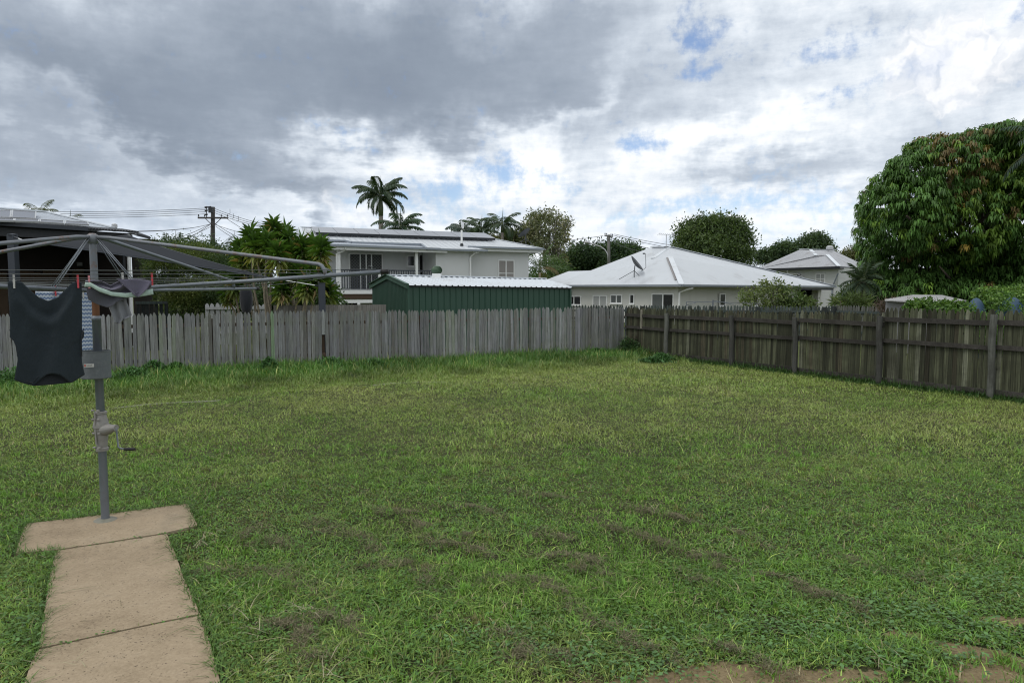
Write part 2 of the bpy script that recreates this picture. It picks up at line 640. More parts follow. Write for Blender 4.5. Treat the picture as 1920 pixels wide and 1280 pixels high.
M['cast'] = worn('cast', (0.26, 0.25, 0.235), 0.15, 14.0, 0.6, metal=0.25, stain=(0.15, 0.13, 0.11), stain_amt=0.5, bmp=0.12)
M['wire'] = worn('wire', (0.10, 0.11, 0.11), 0.2, 6.0, 0.5, metal=0.3, bmp=0)
M['cable'] = worn('cable', (0.06, 0.06, 0.065), 0.1, 6.0, 0.7, bmp=0)
M['zinc_sheet'] = worn('zinc_sheet', (0.125, 0.14, 0.15), 0.22, 26.0, 0.6, metal=0.2, stain=(0.24, 0.25, 0.26), stain_amt=0.35, bmp=0.06)
M['black_rubber'] = worn('black_rubber', (0.012, 0.012, 0.013), 0.2, 9, 0.6, bmp=0.05)
M['pole_wood'] = worn('pole_wood', (0.060, 0.055, 0.052), 0.35, 3, 0.85, stain=(0.12, 0.12, 0.12), stain_amt=0.5, stain_scale=(3, 3, .3), bmp=0)
M['pole_pale'] = worn('pole_pale', (0.15, 0.15, 0.14), 0.3, 3, 0.85, stain=(0.24, 0.24, 0.23), stain_amt=0.5, stain_scale=(3, 3, .3), bmp=0)
M['bark'] = worn('bark', (0.085, 0.068, 0.052), 0.35, 5, 0.9, stain=(0.15, 0.14, 0.12), stain_amt=0.5, bmp=0)
M['bark_pale'] = worn('bark_pale', (0.26, 0.24, 0.21), 0.3, 4, 0.85, stain=(0.12, 0.10, 0.085), stain_amt=0.6, bmp=0)
M['cane'] = worn('cane', (0.26, 0.225, 0.165), 0.3, 6, 0.85, stain=(0.12, 0.095, 0.07), stain_amt=0.6, bmp=0.3)
M['crownshaft'] = worn('crownshaft', (0.085, 0.115, 0.055), 0.25, 2.5, 0.5, stain=(0.16, 0.13, 0.08), stain_amt=0.4, bmp=0)
M['pale_picket'] = worn('pale_picket', (0.36, 0.37, 0.37), 0.1, 3, 0.6, bmp=0)
M['paling'] = wood_mat('paling', (0.202, 0.206, 0.203), (0.15, 0.17, 0.11), 0.30, dark=(0.075, 0.075, 0.07))
M['old_paling'] = wood_mat('old_paling', (0.070, 0.071, 0.053), (0.027, 0.027, 0.018), 0.5, dark=(0.014, 0.014, 0.011), zs=1.0, con=2.0)
M['rail'] = wood_mat('rail', (0.050, 0.046, 0.041), (0.020, 0.018, 0.015), 0.6, dark=(0.02, 0.02, 0.018), zs=45)
M['post'] = wood_mat('post', (0.072, 0.072, 0.066), (0.032, 0.032, 0.026), 0.55, dark=(0.03, 0.03, 0.026))
M['far_paling'] = wood_mat('far_paling', (0.062, 0.076, 0.074), (0.06, 0.055, 0.045), 0.4, dark=(0.03, 0.03, 0.03))
M['flat_paling'] = wood_mat('flat_paling', (0.19, 0.185, 0.175), (0.12, 0.11, 0.095), 0.4)
M['brown_post'] = worn('brown_post', (0.075, 0.05, 0.033), 0.35, 6, 0.85, bmp=0.2)
M['leaf'] = leaf_mat('leaf', 0.5, 0.30, 0.3, 1.6)
M['gloss_leaf'] = leaf_mat('gloss_leaf', 0.45, 0.28, 0.35, 1.7)
M['frond'] = leaf_mat('frond', 0.5, 0.22, 0.3, 1.25)
M['grass'] = leaf_mat('grass', 0.5, 0.22, 0.28, 1.12)
M['thatch'] = leaf_mat('thatch', 0.8, 0.15, 0.1)
M['glass_dark'] = glass_mat('glass_dark', (0.012, 0.013, 0.015), 0.12)
M['glass_grey'] = glass_mat('glass_grey', (0.11, 0.12, 0.12), 0.25)
M['blind'] = worn('blind', (0.27, 0.255, 0.245), 0.08, 2, 0.7, bmp=0)
M['curtain'] = worn('curtain', (0.36, 0.37, 0.37), 0.2, 6, 0.7, bmp=0)
M['solar'] = glass_mat('solar', (0.085, 0.085, 0.10), 0.22)
M['solar_sky_sheen'] = glass_mat('solar_sky_sheen', (0.24, 0.24, 0.25), 0.12)  # whitish sky reflection painted into the panels' base colour
M['alu'] = worn('alu', (0.45, 0.46, 0.47), 0.1, 5, 0.4, metal=0.5, bmp=0)
M['dish'] = worn('dish', (0.07, 0.075, 0.085), 0.15, 5, 0.5, bmp=0)
M['sail'] = worn('sail', (0.024, 0.027, 0.032), 0.12, 8.0, 0.9, spec=0.1, bmp=0)
M['blue_tarp'] = worn('blue_tarp', (0.030, 0.066, 0.115), 0.2, 3.0, 0.55, stain=(0.06, 0.10, 0.13), stain_amt=0.5, bmp=0)
M['terracotta'] = worn('terracotta', (0.3, 0.12, 0.06), 0.2, 5, 0.8)


def concrete_mat():
    m, b, _ = new_mat('path_concrete')
    co = coord()
    n1 = e_noise(co, 1.6, 6, 0.65)
    n2 = e_noise(co, 60.0, 4, 0.7)
    n3 = e_noise(co, 11.0, 5, 0.65)
    c = e_ramp(n1 * 0.5 + n2 * 0.35 + n3 * 0.25, [(0.34, (0.155, 0.115, 0.074)), (0.5, (0.285, 0.222, 0.147)), (0.62, (0.355, 0.28, 0.19)), (0.75, (0.42, 0.345, 0.245))])
    pits = E.nt.nodes.new('ShaderNodeTexVoronoi')
    pits.inputs['Scale'].default_value = 46
    E.nt.links.new(co.s, pits.inputs['Vector'])
    pm = e_smooth(E(pits.outputs['Distance']), 0.26, 0.10) * e_smooth(n3, 0.42, 0.58)
    c = e_mix(pm * 0.75, c, (0.075, 0.055, 0.04))
    c = e_mix(e_smooth(n3, 0.56, 0.75) * 0.45, c, (0.13, 0.10, 0.07))
    c = e_mix(e_smooth(n1, 0.55, 0.75) * 0.5, c, (0.15, 0.125, 0.085))
    setin(b, 'Base Color', c)
    setin(b, 'Roughness', 0.9)
    setin(b, 'Specular IOR Level', 0.25)
    bump(b, n2 * 0.7 + n3 * 0.5 - pm * 0.6, 0.55, 0.008)
    return m


M['concrete'] = concrete_mat()
M['edge_concrete'] = worn('edge_concrete', (0.20, 0.195, 0.16), 0.3, 6, 0.9, stain=(0.10, 0.10, 0.06), stain_amt=0.6, bmp=0.3)

# ------------------------------------------------------------------ ground, path, fences' ground lines
FA0, FA1 = gnd(-330, 724), gnd(1171, 661)             # back fence
FB0, FB1 = gnd(1172, 661), gnd(1868, 747)             # right fence
dA = (FA1 - FA0).normalized()
dB = (FB1 - FB0).normalized()
nA = Vector((dA.y, -dA.x, 0))                          # towards the camera
nB = Vector((-dB.y, dB.x, 0))
if nA.dot(-FA0) < 0: nA = -nA
if nB.dot(-FB0) < 0: nB = -nB
BARE = [(gnd(1330, 1262), .26, .075, 14), (gnd(1480, 1268), .20, .06, 8), (gnd(1840, 1225), .24, .085, -30), (gnd(1895, 1165), .20, .05, -10), (gnd(1890, 1275), .34, .11, -20),
        (gnd(1100, 1300), .6, .10, 5), (gnd(1600, 1310), .7, .12, 0), (gnd(1690, 1190), .10, .035, 0), (gnd(1620, 1262), .14, .05, 10)]
EDGE_PX = [(-330, 806), (0, 783), (150, 766), (300, 753), (420, 746), (560, 733), (700, 719), (850, 714), (1000, 705), (1120, 696), (1250, 684), (1330, 690)]
EDGE = np.array([[*gnd(*p)[:2]] for p in EDGE_PX])     # where the mown lawn meets the long grass


def lawn_material():
    m, b, _ = new_mat('lawn_soil')
    co = coord()
    n1 = e_noise(co, 0.45, 5, 0.6)
    n2 = e_noise(co, 7.0, 5, 0.65)
    n3 = e_noise(co, 55.0, 4, 0.7)
    c = e_ramp(n1 * 0.45 + n2 * 0.35 + n3 * 0.25, [(0.36, (0.020, 0.025, 0.010)), (0.5, (0.040, 0.046, 0.019)), (0.62, (0.07, 0.066, 0.030)), (0.75, (0.11, 0.095, 0.05))])
    for nn, pp in ((nA, FA0), (nB, FB0)):          # the neighbours' greener grass beyond the fences
        side = e_vm('DOT_PRODUCT', e_vm('SUBTRACT', co, tuple(pp)), tuple(nn))
        nb = e_ramp(n1 * .4 + n3 * .6, [(.35, (.055, .070, .022)), (.6, (.10, .115, .04))])
        c = e_mix(e_smooth(side, -0.02, -0.12), c, nb)
    f = None
    for p, sx_, sy_, rot in BARE:
        mp = E.nt.nodes.new('ShaderNodeMapping')
        mp.vector_type = 'TEXTURE'
        mp.inputs['Location'].default_value = (p.x, p.y, 0)
        mp.inputs['Rotation'].default_value = (0, 0, R(rot))
        mp.inputs['Scale'].default_value = (sx_, sy_, 1)
        wn = e_vm('SCALE', e_vm('SUBTRACT', e_noise(co, 9.0, 4, 0.6, color=True), (.5, .5, .5)), None, 0.22)
        E.nt.links.new(e_vm('ADD', co, wn).s, mp.inputs[0])
        v = E(mp.outputs[0])
        g = E.m('POWER', 2.71828, e_vm('DOT_PRODUCT', v, v) * -0.8)
        f = g if f is None else f + g
    soil = e_ramp(n2 * 0.4 + n3 * 0.6, [(0.3, (0.10, 0.072, 0.045)), (0.5, (0.215, 0.165, 0.092)), (0.7, (0.29, 0.23, 0.14))])
    c = e_mix(e_smooth(f, 0.35, 0.6), c, soil)
    setin(b, 'Base Color', c)
    setin(b, 'Roughness', 0.95)
    setin(b, 'Specular IOR Level', 0.15)
    bump(b, n3 * 0.7 + n2, 0.8, 0.02)
    return m


g = MB()
g.face([(-3000, -400, 0), (3000, -400, 0), (3000, 4500, 0), (-3000, 4500, 0)])
tag(obj('ground', g, lawn_material()), kind='structure')

# the T of poured slabs under the clothes hoist
def pathpoly(px):
    return [gnd(*p) + Vector((0, 0, 0.022)) for p in px]

S1 = pathpoly([(50, 986), (200, 968), (352, 948), (362, 968), (370, 989), (312, 1003), (200, 1021), (107, 1035), (30, 1041), (39, 1010)])
S2 = pathpoly([(105, 1037.5), (200, 1023.5), (313, 1005.5), (328, 1040), (345, 1090), (362, 1125), (375, 1157), (300, 1172), (180, 1198), (72, 1222), (84, 1150), (94, 1085)])
S3 = pathpoly([(71, 1225), (180, 1201), (300, 1175), (376, 1160), (398, 1225), (412, 1282), (470, 1500), (330, 1540), (40, 1560), (46, 1290), (60, 1245)])
pt = MB()
for S in (S1, S2, S3): pt.slab(S, 0.08)
tag(obj('concrete_path', pt, M['concrete']), kind='structure')
PATH = [np.array([[p.x, p.y] for p in S]) for S in (S1, S2, S3)]


def inside(P, poly):
    x, y = P[:, 0], P[:, 1]
    r = np.zeros(len(P), bool)
    n = len(poly)
    for i in range(n):
        x0, y0 = poly[i]
        x1, y1 = poly[(i + 1) % n]
        c = ((y0 > y) != (y1 > y)) & (x < (x1 - x0) * (y - y0) / (y1 - y0 + 1e-12) + x0)
        r ^= c
    return r


def vnoise(P, s, seed=0):
    """cheap smooth value noise on the ground plane, 0..1"""
    q = P * s + seed * 17.3
    i = np.floor(q).astype(int)
    f = q - i
    f = f * f * (3 - 2 * f)

    def h(a, b):
        k = (a * 374761393 + b * 668265263 + seed * 974711) & 0x7fffffff
        k = ((k ^ (k >> 13)) * 1274126177) & 0x7fffffff
        return ((k ^ (k >> 16)) & 0xffff) / 65535.0
    a, b = i[:, 0], i[:, 1]
    return (h(a, b) * (1 - f[:, 0]) + h(a + 1, b) * f[:, 0]) * (1 - f[:, 1]) + (h(a, b + 1) * (1 - f[:, 0]) + h(a + 1, b + 1) * f[:, 0]) * f[:, 1]


def fbm(P, s, seed=0, o=3):
    r, a, t = 0, 1, 0
    for k in range(o):
        r = r + a * vnoise(P, s * 2 ** k, seed + k)
        t += a
        a *= 0.55
    return r / t


def blades(P, z0, h, w, az, lean, tint, curl=0.5):
    """one bent blade per point: quad + tip triangle"""
    n = len(P)
    side = np.stack([np.cos(az), np.sin(az), np.zeros(n)], 1)
    fw = np.stack([-np.sin(az), np.cos(az), np.zeros(n)], 1)
    base = np.concatenate([P, z0[:, None]], 1)
    hh, ww, ll = h[:, None], w[:, None], lean[:, None]
    up = np.array([[0, 0, 1.0]])
    mid = base + up * hh * 0.58 + fw * ll * hh * 0.42 * (1 - curl * .4)
    tip = base + up * hh * (1 - 0.10 * np.minimum(ll, 3)) + fw * ll * hh
    v = np.stack([base - side * ww / 2, base + side * ww / 2, mid - side * ww * .42, mid + side * ww * .42, tip], 1).reshape(-1, 3)
    i = np.arange(n)[:, None] * 5
    q = i + np.array([[0, 1, 3, 2]])
    t = i + np.array([[2, 3, 4]])
    tt = np.repeat(tint, 5, 0)
    return v, q, t, tt


def merge(parts):
    V, Q, T, C, o = [], [], [], [], 0
    for v, q, t, c in parts:
        V.append(v); Q.append(q + o); T.append(t + o); C.append(c); o += len(v)
    return np.concatenate(V), [np.concatenate(Q), np.concatenate(T)], np.concatenate(C)


def dist_line(P, p, d):
    return (P[:, 0] - p.x) * d.y - (P[:, 1] - p.y) * d.x


def yard(n, y0, y1, px0=-260, px1=2180, power=1.0):
    """points of the yard the camera can see (and a margin), evenly per square metre"""
    out = []
    tot = 0
    while tot < n:
        Y = np.sqrt(RNG.uniform(y0 ** 2, y1 ** 2, n))
        X = (RNG.uniform(px0, px1, n) - 960) / FPX * Y
        P = np.stack([X, Y], 1)
        fa = (P[:, 0] - FA0.x) * nA.x + (P[:, 1] - FA0.y) * nA.y
        fb = (P[:, 0] - FB0.x) * nB.x + (P[:, 1] - FB0.y) * nB.y
        P = P[(fa > 0.02) & (fb > 0.02)]
        out.append(P)
        tot += len(P)
    return np.concatenate(out)[:n]


def on_path(P):
    r = np.zeros(len(P), bool)
    for S in PATH:
        c = S.mean(0)
        r |= inside(P, (S - c) * 0.985 + c)
    return r


def near_path(P, d=.035):
    r = np.zeros(len(P), bool)
    for S in PATH:
        c = S.mean(0)
        q = (S - c)
        q = q + q / np.linalg.norm(q, axis=1)[:, None] * d
        r |= inside(P, q + c)
    return r


def bare_amt(P):
    f = np.zeros(len(P))
    for p, a, b_, rot in BARE:
        c, s = math.cos(R(rot)), math.sin(R(rot))
        dx, dy = P[:, 0] - p.x, P[:, 1] - p.y
        f += np.exp(-0.8 * (((dx * c + dy * s) / a) ** 2 + ((-dx * s + dy * c) / b_) ** 2))
    return f


def edge_y(X):
    return np.interp(X, EDGE[:, 0], EDGE[:, 1])


def lawn_tint(P, n):
    """greens that change over the lawn: fresh near the camera, straw-olive towards the back"""
    big = fbm(P, 0.35, 3)
    mid = fbm(P, 1.7, 9)
    Y = P[:, 1]
    dry = np.clip((Y - 5.2) / 5.0, 0, 1) * 0.46 + (big - 0.5) * 1.1 + (mid - 0.5) * 0.7
    dry = np.clip(dry + RNG.normal(0, 0.13, n), 0, .85)[:, None]
    g1 = np.array([[0.120, 0.232, 0.036]])
    g2 = np.array([[0.315, 0.35, 0.118]])
    c = g1 * (1 - dry) + g2 * dry
    lt = RNG.random(n)
    c = np.where((lt > 0.93)[:, None], np.array([[0.30, 0.40, 0.09]]), c)
    c = np.where((lt < 0.06)[:, None], np.array([[0.30, 0.265, 0.15]]), c)
    sp = np.interp(Y, [3, 8, 14], [1.0, .55, .3])
    return c * ((1 + sp * RNG.triangular(-0.85, -0.1, 0.8, n)) * (0.72 + 0.56 * fbm(P, 4.5, 14)))[:, None]


def build_lawn():
    parts = []
    for y0, y1, n, hs, ws in ((2.5, 4.6, 250000, .55, 1.3), (4.6, 7.5, 250000, .60, 1.3), (7.5, 12.0, 220000, .75, 1.5), (12.0, 20.5, 170000, .9, 2.1)):
        P = yard(int(n * (1.4 if y1 < 8 else 1)), y0, y1, -800 if y1 < 8 else -260, 2750 if y1 < 8 else 2250)
        ba = bare_amt(P)
        clump = fbm(P, 5.0, 21)
        rim = near_path(P) & (RNG.random(len(P)) < .9)
        fine = fbm(P, 11.0, 29)
        keep = ~on_path(P) & ~rim & (RNG.random(len(P)) < (-.1 + 1.9 * fine if y0 < 7 else .35 + 1.2 * fine)) & (RNG.random(len(P)) > np.clip(ba * 1.5 - 0.2 + (fbm(P, 7.0, 19) - .5) * .9, 0, 0.95)) & (RNG.random(len(P)) < 0.55 + clump * 0.7)
        P = P[keep]
        m = len(P)
        hm = 0.45 + 1.1 * fbm(P, 1.1, 5) * fbm(P, 6.0, 8) * 2.0
        h = hs * RNG.gamma(4.0, 0.0085, m) * hm * np.where(P[:, 1] < 5, 1.05, 0.9)
        h = np.clip(h, 0.008, 0.11)
        w = ws * RNG.uniform(0.0025, 0.0062, m)
        lean = RNG.gamma(1.8, 0.75, m)
        parts.append(blades(P, np.zeros(m), h, w, RNG.uniform(0, 6.283, m), lean, lawn_tint(P, m)))
    # broad low leaves: clover and creeping weeds
    def broad(P, size, col, zmax):
        m = len(P)
        az = RNG.uniform(0, 6.283, m)
        L = size * RNG.uniform(0.6, 1.3, m)
        d = np.stack([np.cos(az), np.sin(az), RNG.uniform(-.15, .5, m)], 1)
        s = np.stack([-np.sin(az), np.cos(az), RNG.uniform(-.25, .25, m)], 1)
        c = np.concatenate([P, RNG.uniform(0.008, zmax, m)[:, None]], 1)
        v = np.stack([c - d * (L / 2)[:, None], c + s * (L * .38)[:, None] + d * (L * .1)[:, None], c - s * (L * .38)[:, None] + d * (L * .1)[:, None], c + d * (L / 2)[:, None]], 1)
        # as a quad (base, side, tip, side) plus nothing: reuse the 5-vertex layout with a doubled tip
        v5 = np.stack([v[:, 0], v[:, 0], v[:, 2], v[:, 1], v[:, 3]], 1).reshape(-1, 3)
        i = np.arange(m)[:, None] * 5
        cc = np.asarray(col)[None] * RNG.uniform(0.65, 1.35, m)[:, None]
        return v5, np.zeros((0, 4), int), np.concatenate([i + np.array([[0, 3, 2]]), i + np.array([[2, 3, 4]])]), np.repeat(cc, 5, 0)
    P = yard(95000, 2.6, 8.0)
    k = (fbm(P, 1.4, 31) > 0.36) & (RNG.random(len(P)) < np.clip((8.0 - P[:, 1]) / 4.0, 0, 1)) & ~on_path(P) & (RNG.random(len(P)) > np.clip(bare_amt(P) * 1.3, 0, 0.93))
    parts.append(broad(P[k], 0.020, (0.082, 0.168, 0.036), 0.038))
    wc = [gnd(*p) for p in ((1880, 1110), (1800, 1180), (1660, 1140), (1500, 1190), (1290, 1195), (1230, 1250), (1180, 1265), (1730, 1240), (1890, 1210), (980, 1190), (1050, 1230), (1750, 1160), (1570, 1170), (1620, 1225), (150, 1120), (60, 1180), (1400, 1180), (880, 1200), (1840, 1090))]
    for c in wc:
        m = 95
        P = np.stack([RNG.normal(c.x, .15, m), RNG.normal(c.y, .11, m)], 1)
        P = P[~on_path(P)]
        parts.append(broad(P, 0.026, (0.095, 0.185, 0.06), 0.05))
    # taller tufts that the mower left
    tc = yard(420, 2.7, 8.0)
    ex = [gnd(*p) for p in ((1620, 1215), (1750, 1190), (1560, 1200), (1660, 1240), (1720, 1225), (1500, 1150), (900, 1170), (870, 1110), (1340, 1210), (1800, 1140), (700, 1230), (1880, 1240), (640, 1160), (1080, 1180))]
    tc = np.concatenate([tc, np.repeat(np.array([[p.x, p.y] for p in ex]), 3, 0)])
    for c in tc:
        m = int(RNG.integers(8, 34))
        P = c[None] + RNG.normal(0, 0.025, (m, 2))
        k = ~on_path(P)
        P = P[k]
        m = len(P)
        if not m: continue
        col = np.array([[0.16, 0.31, 0.055]]) if RNG.random() < .8 else np.array([[0.17, 0.17, 0.06]])
        parts.append(blades(P, np.zeros(m), RNG.uniform(0.025, 0.065, m), RNG.uniform(0.004, 0.0075, m), RNG.uniform(0, 6.283, m), RNG.gamma(2, .4, m), col * RNG.uniform(.6, 1.35, m)[:, None]))
    # grass creeping over the edge of the slabs
    for S in PATH:
        for i in range(len(S)):
            a, b_ = S[i], S[(i + 1) % len(S)]
            L = np.linalg.norm(b_ - a)
            mid = (a + b_) / 2
            nn = np.array([b_[1] - a[1], a[0] - b_[0]]) / (L + 1e-9) * .07
            if on_path(np.array([mid + nn, mid - nn])).all(): continue
            m = int(L * 420)
            P = a + (b_ - a) * RNG.random((m, 1)) + RNG.normal(0, 0.012, (m, 2))
            P = P[fbm(P, 4.0, 41) > 0.38]
            m = len(P)
            parts.append(blades(P, np.full(m, 0.0), RNG.uniform(0.03, 0.065, m), RNG.uniform(0.003, 0.006, m), RNG.uniform(0, 6.283, m), RNG.gamma(2, .6, m), np.array([[0.09, 0.16, 0.038]]) * RNG.uniform(.5, 1.3, m)[:, None]))
    V, F, C = merge(parts)
    tag(np_obj('lawn_grass', V, F, M['grass'], tint=C), 'short mown lawn of mixed green and straw coloured grass across the yard', 'grass', kind='stuff')


def build_long_grass():
    """the unmown strip along the back fence and the fringe along the right fence"""
    parts = []
    n = 120000
    k = RNG.random(n)
    X = RNG.uniform(FA0.x, FA1.x + 1.2, n)
    ey = edge_y(X)
    fy = FA0.y + (X - FA0.x) * dA.y / dA.x
    t = RNG.random(n)
    Y = ey + (fy - 0.02 - ey) * t + RNG.normal(0, .06, n)
    P = np.stack([X, Y], 1)
    fb = (P[:, 0] - FB0.x) * nB.x + (P[:, 1] - FB0.y) * nB.y
    fa = (P[:, 0] - FA0.x) * nA.x + (P[:, 1] - FA0.y) * nA.y
    dens = fbm(P, 0.9, 51)
    ok = (fa > 0.0) & (fb > 0.02) & (RNG.random(n) < 0.35 + dens)
    P, t = P[ok], t[ok]
    m = len(P)
    rise = np.clip(t * 1.6, 0.12, 1.0)
    h = RNG.gamma(5, 0.026, m) * rise * (0.55 + 1.0 * fbm(P, 1.3, 61)) * 1.05
    col = np.array([[0.070, 0.155, 0.032]]) * (1 - (1 - rise)[:, None] * .4) + np.array([[0.20, 0.19, 0.07]]) * ((1 - rise)[:, None]) * .8
    col = np.where((RNG.random(m) > .9)[:, None], np.array([[0.27, 0.29, 0.11]]), col)
    col = col * (0.25 + 1.5 * fbm(P, 1.3, 71))[:, None] * RNG.uniform(.7, 1.3, m)[:, None]
    parts.append(blades(P, np.zeros(m), np.clip(h, .02, .36), RNG.uniform(0.008, 0.017, m), RNG.uniform(0, 6.283, m), RNG.gamma(2, .35, m), col))
    # fringe at the foot of the right fence
    n = 15000
    s = RNG.uniform(0, (FB1 - FB0).length * 1.35, n)
    off = np.abs(RNG.normal(0, 0.17, n)) + 0.02
    P = np.stack([FB0.x + dB.x * s + nB.x * off, FB0.y + dB.y * s + nB.y * off], 1)
    ok = RNG.random(n) < 0.25 + fbm(P, 1.5, 81)
    P, off = P[ok], off[ok]
    m = len(P)
    h = RNG.gamma(4, 0.024, m) * np.clip(1.1 - off * 2, .25, 1)
    col = np.array([[0.048, 0.10, 0.026]]) * RNG.uniform(.6, 1.5, m)[:, None]
    parts.append(blades(P, np.zeros(m), h, RNG.uniform(0.006, 0.013, m), RNG.uniform(0, 6.283, m), RNG.gamma(2, .4, m), col))
    # leafy weeds in the strip
    for px, py, r, hh in ((290, 702, .30, .30), (250, 712, .35, .25), (30, 722, .5, .35), (-40, 728, .5, .4), (330, 700, .25, .24), (660, 676, .5, .26), (740, 676, .5, .24), (700, 690, .4, .2), (505, 698, .22, .34), (620, 690, .4, .25), (800, 672, .4, .2), (1240, 677, .30, .20), (1225, 680, .3, .15), (10, 700, .4, .5), (1848, 742, .22, .2), (1120, 664, .4, .16)):
        c = gnd(px, py)
        m = 900
        P = np.stack([RNG.normal(c.x, r * .6, m), RNG.normal(c.y, r * .4, m)], 1)
        q = np.exp(-(((P - np.array([[c.x, c.y]])) / r) ** 2).sum(1))
        z = RNG.random(m) * hh * q
        cc = np.array([[0.048, 0.115, 0.034]]) * RNG.uniform(.6, 1.6, m)[:, None]
        parts.append(blades(P, z, RNG.uniform(.03, .07, m), RNG.uniform(0.018, 0.035, m), RNG.uniform(0, 6.283, m), RNG.gamma(3, .5, m), cc))
    V, F, C = merge(parts)
    tag(np_obj('long_grass', V, F, M['grass'], tint=C), 'long bright green unmown grass and weeds along the foot of the fences', 'grass', kind='stuff')


def build_clippings():
    """rows of dried clippings raked up by the mower"""
    parts = []
    spots = [(640, 1000, .34, .10), (690, 1025, .2, .07), (800, 1000, .26, .09), (865, 1035, .26, .08), (880, 1015, .15, .06), (1030, 1008, .16, .10), (1080, 1055, .26, .09), (1110, 1080, .2, .08), (1240, 968, .3, .08), (1290, 1035, .34, .07),
             (1330, 1060, .2, .06), (890, 960, .3, .07), (730, 962, .2, .07), (620, 1175, .22, .11), (590, 1220, .2, .08), (960, 1215, .22, .09), (1010, 1235, .2, .08), (1060, 1130, .3, .08), (980, 1095, .26, .08), (760, 1075, .34, .12),
             (560, 1095, .3, .12), (540, 1190, .2, .08), (1650, 1070, .26, .06), (1400, 1012, .26, .05), (1560, 1130, .2, .08), (1470, 1095, .2, .06), (1180, 1000, .3, .06), (1000, 930, .3, .06), (500, 1010, .3, .12), (450, 1075, .3, .12), (1300, 1085, .14, .06),
             (1740, 1090, .16, .05), (1150, 1195, .2, .08), (1400, 1240, .25, .06), (1240, 1230, .18, .06)]
    ang = math.atan2(-1.0, 1.0) * 0.9
    for px, py, a, b_ in spots:
        c = gnd(px, py)
        if c.y < 3.2: a, b_ = a * .8, b_ * .8
        m = int(9000 * a * b_ / 0.02 * 0.17)
        u, v = RNG.normal(0, a * .55, m), RNG.normal(0, b_ * .6, m)
        a2 = ang + random.uniform(-.35, .35)
        u = u + np.sign(u) * RNG.random(m) * a * .3
        v = v + b_ * .8 * np.sin(u / a * random.uniform(1.5, 3) + random.uniform(0, 6))
        P = np.stack([c.x + u * math.cos(a2) - v * math.sin(a2), c.y + u * math.sin(a2) + v * math.cos(a2)], 1)
        op = on_path(P) | (RNG.random(m) < np.clip(1.5 - 2.3 * fbm(P, 9.0, 77), 0, .95))
        P = P[~op]
        m = len(P)
        z = RNG.random(m) ** .8 * 0.05 * np.exp(-((u / a) ** 2 + (v / b_) ** 2) * .6)[~op]
        cc = np.array([[0.185, 0.166, 0.105]]) * RNG.uniform(.3, 1.5, m)[:, None]
        L = RNG.uniform(.012, .05, m)
        parts.append(blades(P, z + .006, L * .35, RNG.uniform(.0018, .0036, m), RNG.uniform(0, 6.283, m), RNG.uniform(1.5, 4, m), cc))
    # loose pale stalks lying about
    P = yard(2600, 2.6, 11)
    P = P[~on_path(P) | (RNG.random(len(P)) < .12)]
    m = len(P)
    cc = np.array([[0.26, 0.235, 0.145]]) * RNG.uniform(.5, 1.2, m)[:, None]
    parts.append(blades(P, RNG.uniform(.02, .045, m), RNG.uniform(.004, .02, m), RNG.uniform(.002, .004, m), RNG.uniform(0, 6.283, m), RNG.uniform(2, 7, m), cc))
    for px, py in ((430, 1120), (455, 1150), (440, 1180), (470, 1195), (560, 1150), (585, 1160), (480, 1265), (620, 1270), (380, 1030), (400, 1010), (1210, 960), (1360, 1030), (1800, 1040), (120, 1262), (1650, 1250)):
        c = gnd(px, py)
        for _ in range(5):
            az = RNG.uniform(0, 6.283)
            L = RNG.uniform(.05, .22)
            q = np.array([[c.x, c.y]]) + RNG.normal(0, .05, (1, 2))
            parts.append(blades(q, np.array([.03]), np.array([L * .2]), np.array([.0045]), np.array([az]), np.array([5.0]), np.array([[0.36, 0.33, 0.22]])))
    # specks of dry grass on the concrete
    for S in PATH:
        a, b_ = S.min(0), S.max(0)
        P = RNG.uniform(a, b_, (240, 2))
        P = P[on_path(P)]
        m = len(P)
        parts.append(blades(P, np.full(m, .024), RNG.uniform(.001, .004, m), RNG.uniform(.0015, .003, m), RNG.uniform(0, 6.283, m), RNG.uniform(3, 9, m), np.array([[0.10, 0.085, 0.045]]) * RNG.uniform(.4, 1.3, m)[:, None]))
    V, F, C = merge(parts)
    tag(np_obj('dry_clippings', V, F, M['thatch'], tint=C), 'brown wisps of dried grass clippings lying in rows on the lawn', 'clippings', kind='stuff')


build_lawn()
build_long_grass()
build_clippings()

# overgrown concrete edging between the lawn and the long grass
def edging(pxs, w, name, label):
    m = MB()
    pts = [gnd(*p) for p in pxs]
    for i in range(len(pts) - 1):
        d = (pts[i + 1] - pts[i]).normalized()
        m.bar(pts[i] + d * .006 + Vector((0, 0, -.020)), pts[i + 1] - d * .006 + Vector((0, 0, -.019)), w, .05)
    return tag(obj(name, m, M['edge_concrete'], at_base=True), label, 'edging')

edging([(215, 765), (268, 759), (320, 755), (370, 753), (412, 751)], .10, 'garden_edging', 'weathered concrete edging half buried in grass behind the clothes hoist')
edging([(700, 722), (745, 718), (790, 716), (838, 716)], .10, 'garden_edging', 'weathered concrete edging half buried in grass at the middle of the back lawn')
edging([(521, 709), (556, 704), (592, 698)], .06, 'concrete_kerb', 'short pale concrete strip at the foot of the grey paling fence')

# ------------------------------------------------------------------ paling fences
def paling(mb, base, d, n, w, h, th=.016, lean=0.0, z0=-0.02, point=.07, off=0.0):
    b = base + n * off
    l = d * (h * lean)
    def q(a, z): return b + d * a + l * (z / h) + Vector((0, 0, z))
    j = random.uniform(-.15, .15) * w
    pts = [q(-w / 2, z0), q(w / 2, z0), q(w / 2, h - point * random.uniform(.7, 1.2)), q(w * .14 + j, h), q(-w * .14 + j, h), q(-w / 2, h - point * random.uniform(.7, 1.2))]
    mb.prism(pts, n * th)


